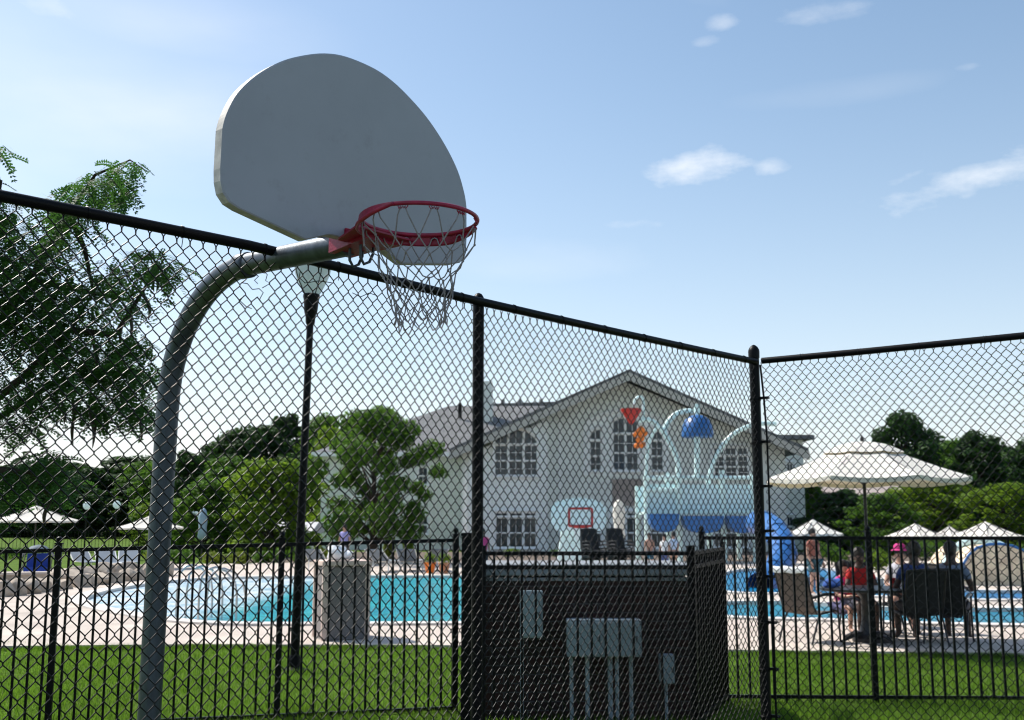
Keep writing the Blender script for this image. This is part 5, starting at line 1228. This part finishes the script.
for (u, v, ln, bend_) in ((150, 258, 34, 8), (158, 262, 30, -5), (122, 300, 40, 10), (128, 312, 34, -8), (60, 398, 26, 5), (78, 402, 44, -6), (86, 402, 46, 8), (98, 408, 26, -3), (104, 410, 24, 3), (72, 395, 30, 2), (133, 408, 34, 9), (34, 400, 24, -4), (118, 390, 24, 5), (45, 300, 34, 6), (140, 290, 30, 10), (18, 330, 30, -6), (52, 500, 26, -8), (92, 340, 34, 5)):
    dy = rd.uniform(-.3, .1); pts = [T(u + bend_ * math.sin(k / 6 * 2.2), v + ln * k / 6, dy) for k in range(7)]
    mb = MB().tube(pts, [.003, .010, .014, .015, .014, .010, .003], 6); mb.build('seed_pod', M_pod, lt, smooth=60)

# ------------------------------------------------------------------ far left: car, lamps, fence; right: stone water wall
st = thing('stroller', 'blue stroller with a pale rimmed canopy by the boulders at far left', 'stroller', tuple(XY(40, 30)), R(15))
blu = mat('blue_fabric', (.015, .05, .30), .8); cnp = mat('slate_canopy', (.06, .10, .14), .7)
mb = MB(); rows_ = 7; vs = []; fs = []
for i in range(rows_):
    a1 = math.pi * i / (rows_ - 1)
    for k in range(7): b1 = math.pi * .5 * k / 6; vs.append((-.42 * math.cos(a1) * (1 - .1 * k / 6), -.28 * math.cos(b1) * math.sin(a1) ** .5 + .1, .70 + .32 * math.sin(a1) * (.55 + .45 * math.sin(b1))))
fs = [(i * 7 + k, i * 7 + k + 1, (i + 1) * 7 + k + 1, (i + 1) * 7 + k) for i in range(rows_ - 1) for k in range(6)]
mb.add(vs, fs); mb.build('canopy', cnp, st, smooth=60, world=False)
MB().tube([vs[i * 7] for i in range(rows_)], .028, 6).build('canopy_rim', M_cap, st, world=False)
MB().prism([(-.30, -.30, .30), (-.30, -.25, .42), (-.30, .12, .38), (-.30, .22, .78), (-.30, .28, .76), (-.30, .18, .28)], (.6, 0, 0)).build('seat', blu, st, world=False)
for s_ in (-1, 1):
    MB().tube([(s_ * .36, .42, 1.0), (s_ * .36, .2, .7), (s_ * .36, -.35, .15)], .016, 6).build('frame', M_frame, st, world=False)
    for y in (-.35, .35): MB().tube([(s_ * .36, y, .13), (s_ * .40, y, .13)], .13, 16).build('wheel', M_frame, st, world=False)
    MB().tube([(s_ * .36, .35, .13), (s_ * .36, .0, .45)], .014, 6).build('strut', M_frame, st, world=False)
for (u, Y, h_, lb) in ((86, 62, 2.3, 'small far lamp post left of the hoop pole, the left one of two'), (116, 62, 2.35, 'small far lamp post left of the hoop pole, the right one of two'), (195, 56, 1.8, 'small far lamp post just right of the hoop pole')):
    q = XY(u, Y); t = thing('lamp_post', lb, 'lamp post', tuple(q), 0, 'small far lamp posts')
    MB().tube([(0, 0, 0), (0, 0, h_)], .05, 8).build('pole', M_blackm, t, world=False); MB().lathe([(.08, 0), (.2, .12), (.22, .28), (.12, .42), (.02, .46)], (0, 0, h_), 12).build('globe', M_globe, t, smooth=60, world=False)
picket('distant thin black picket fence crossing the lawn at far left', XY(-60, 50), XY(130, 54), 1.2, 1.2, .1, .1, [0, 4.5, 8.9], pitch=.16, ball=False)
YS = 27.5
sw_ = thing('stone_feature_wall', 'rounded tan stone pool feature wall with blue rim at the right edge', 'wall', tuple(XY(1005, YS)))
arc = []
c0 = XY(1000, YS)
xs = [(958, 582), (962, 566), (968, 556), (976, 549), (988, 545.5), (1000, 545), (1012, 547), (1024, 552), (1040, 562), (1052, 574), (1056, 585)]
ol = [P(u, v, YS) for u, v in xs]; ol = [Vector((ol[0].x, YS, 0))] + ol + [Vector((ol[-1].x, YS, 0))]
MB().prism(ol, (0, 2.2, 0)).build('wall', mat('warm_cut_stone', (.82, .62, .44), .9, .4, 2.2, bump=.8, bscale=5), sw_)
MB().tube([p_ + Vector((0, -.05, .03)) for p_ in ol[1:-1]], .035, 8).build('rim', M_slide, sw_, smooth=60)
MB().tube([p_ + Vector((0, 1.0, .09)) for p_ in ol[1:-1]], .10, 8).build('edge', M_aqua, sw_, smooth=60)
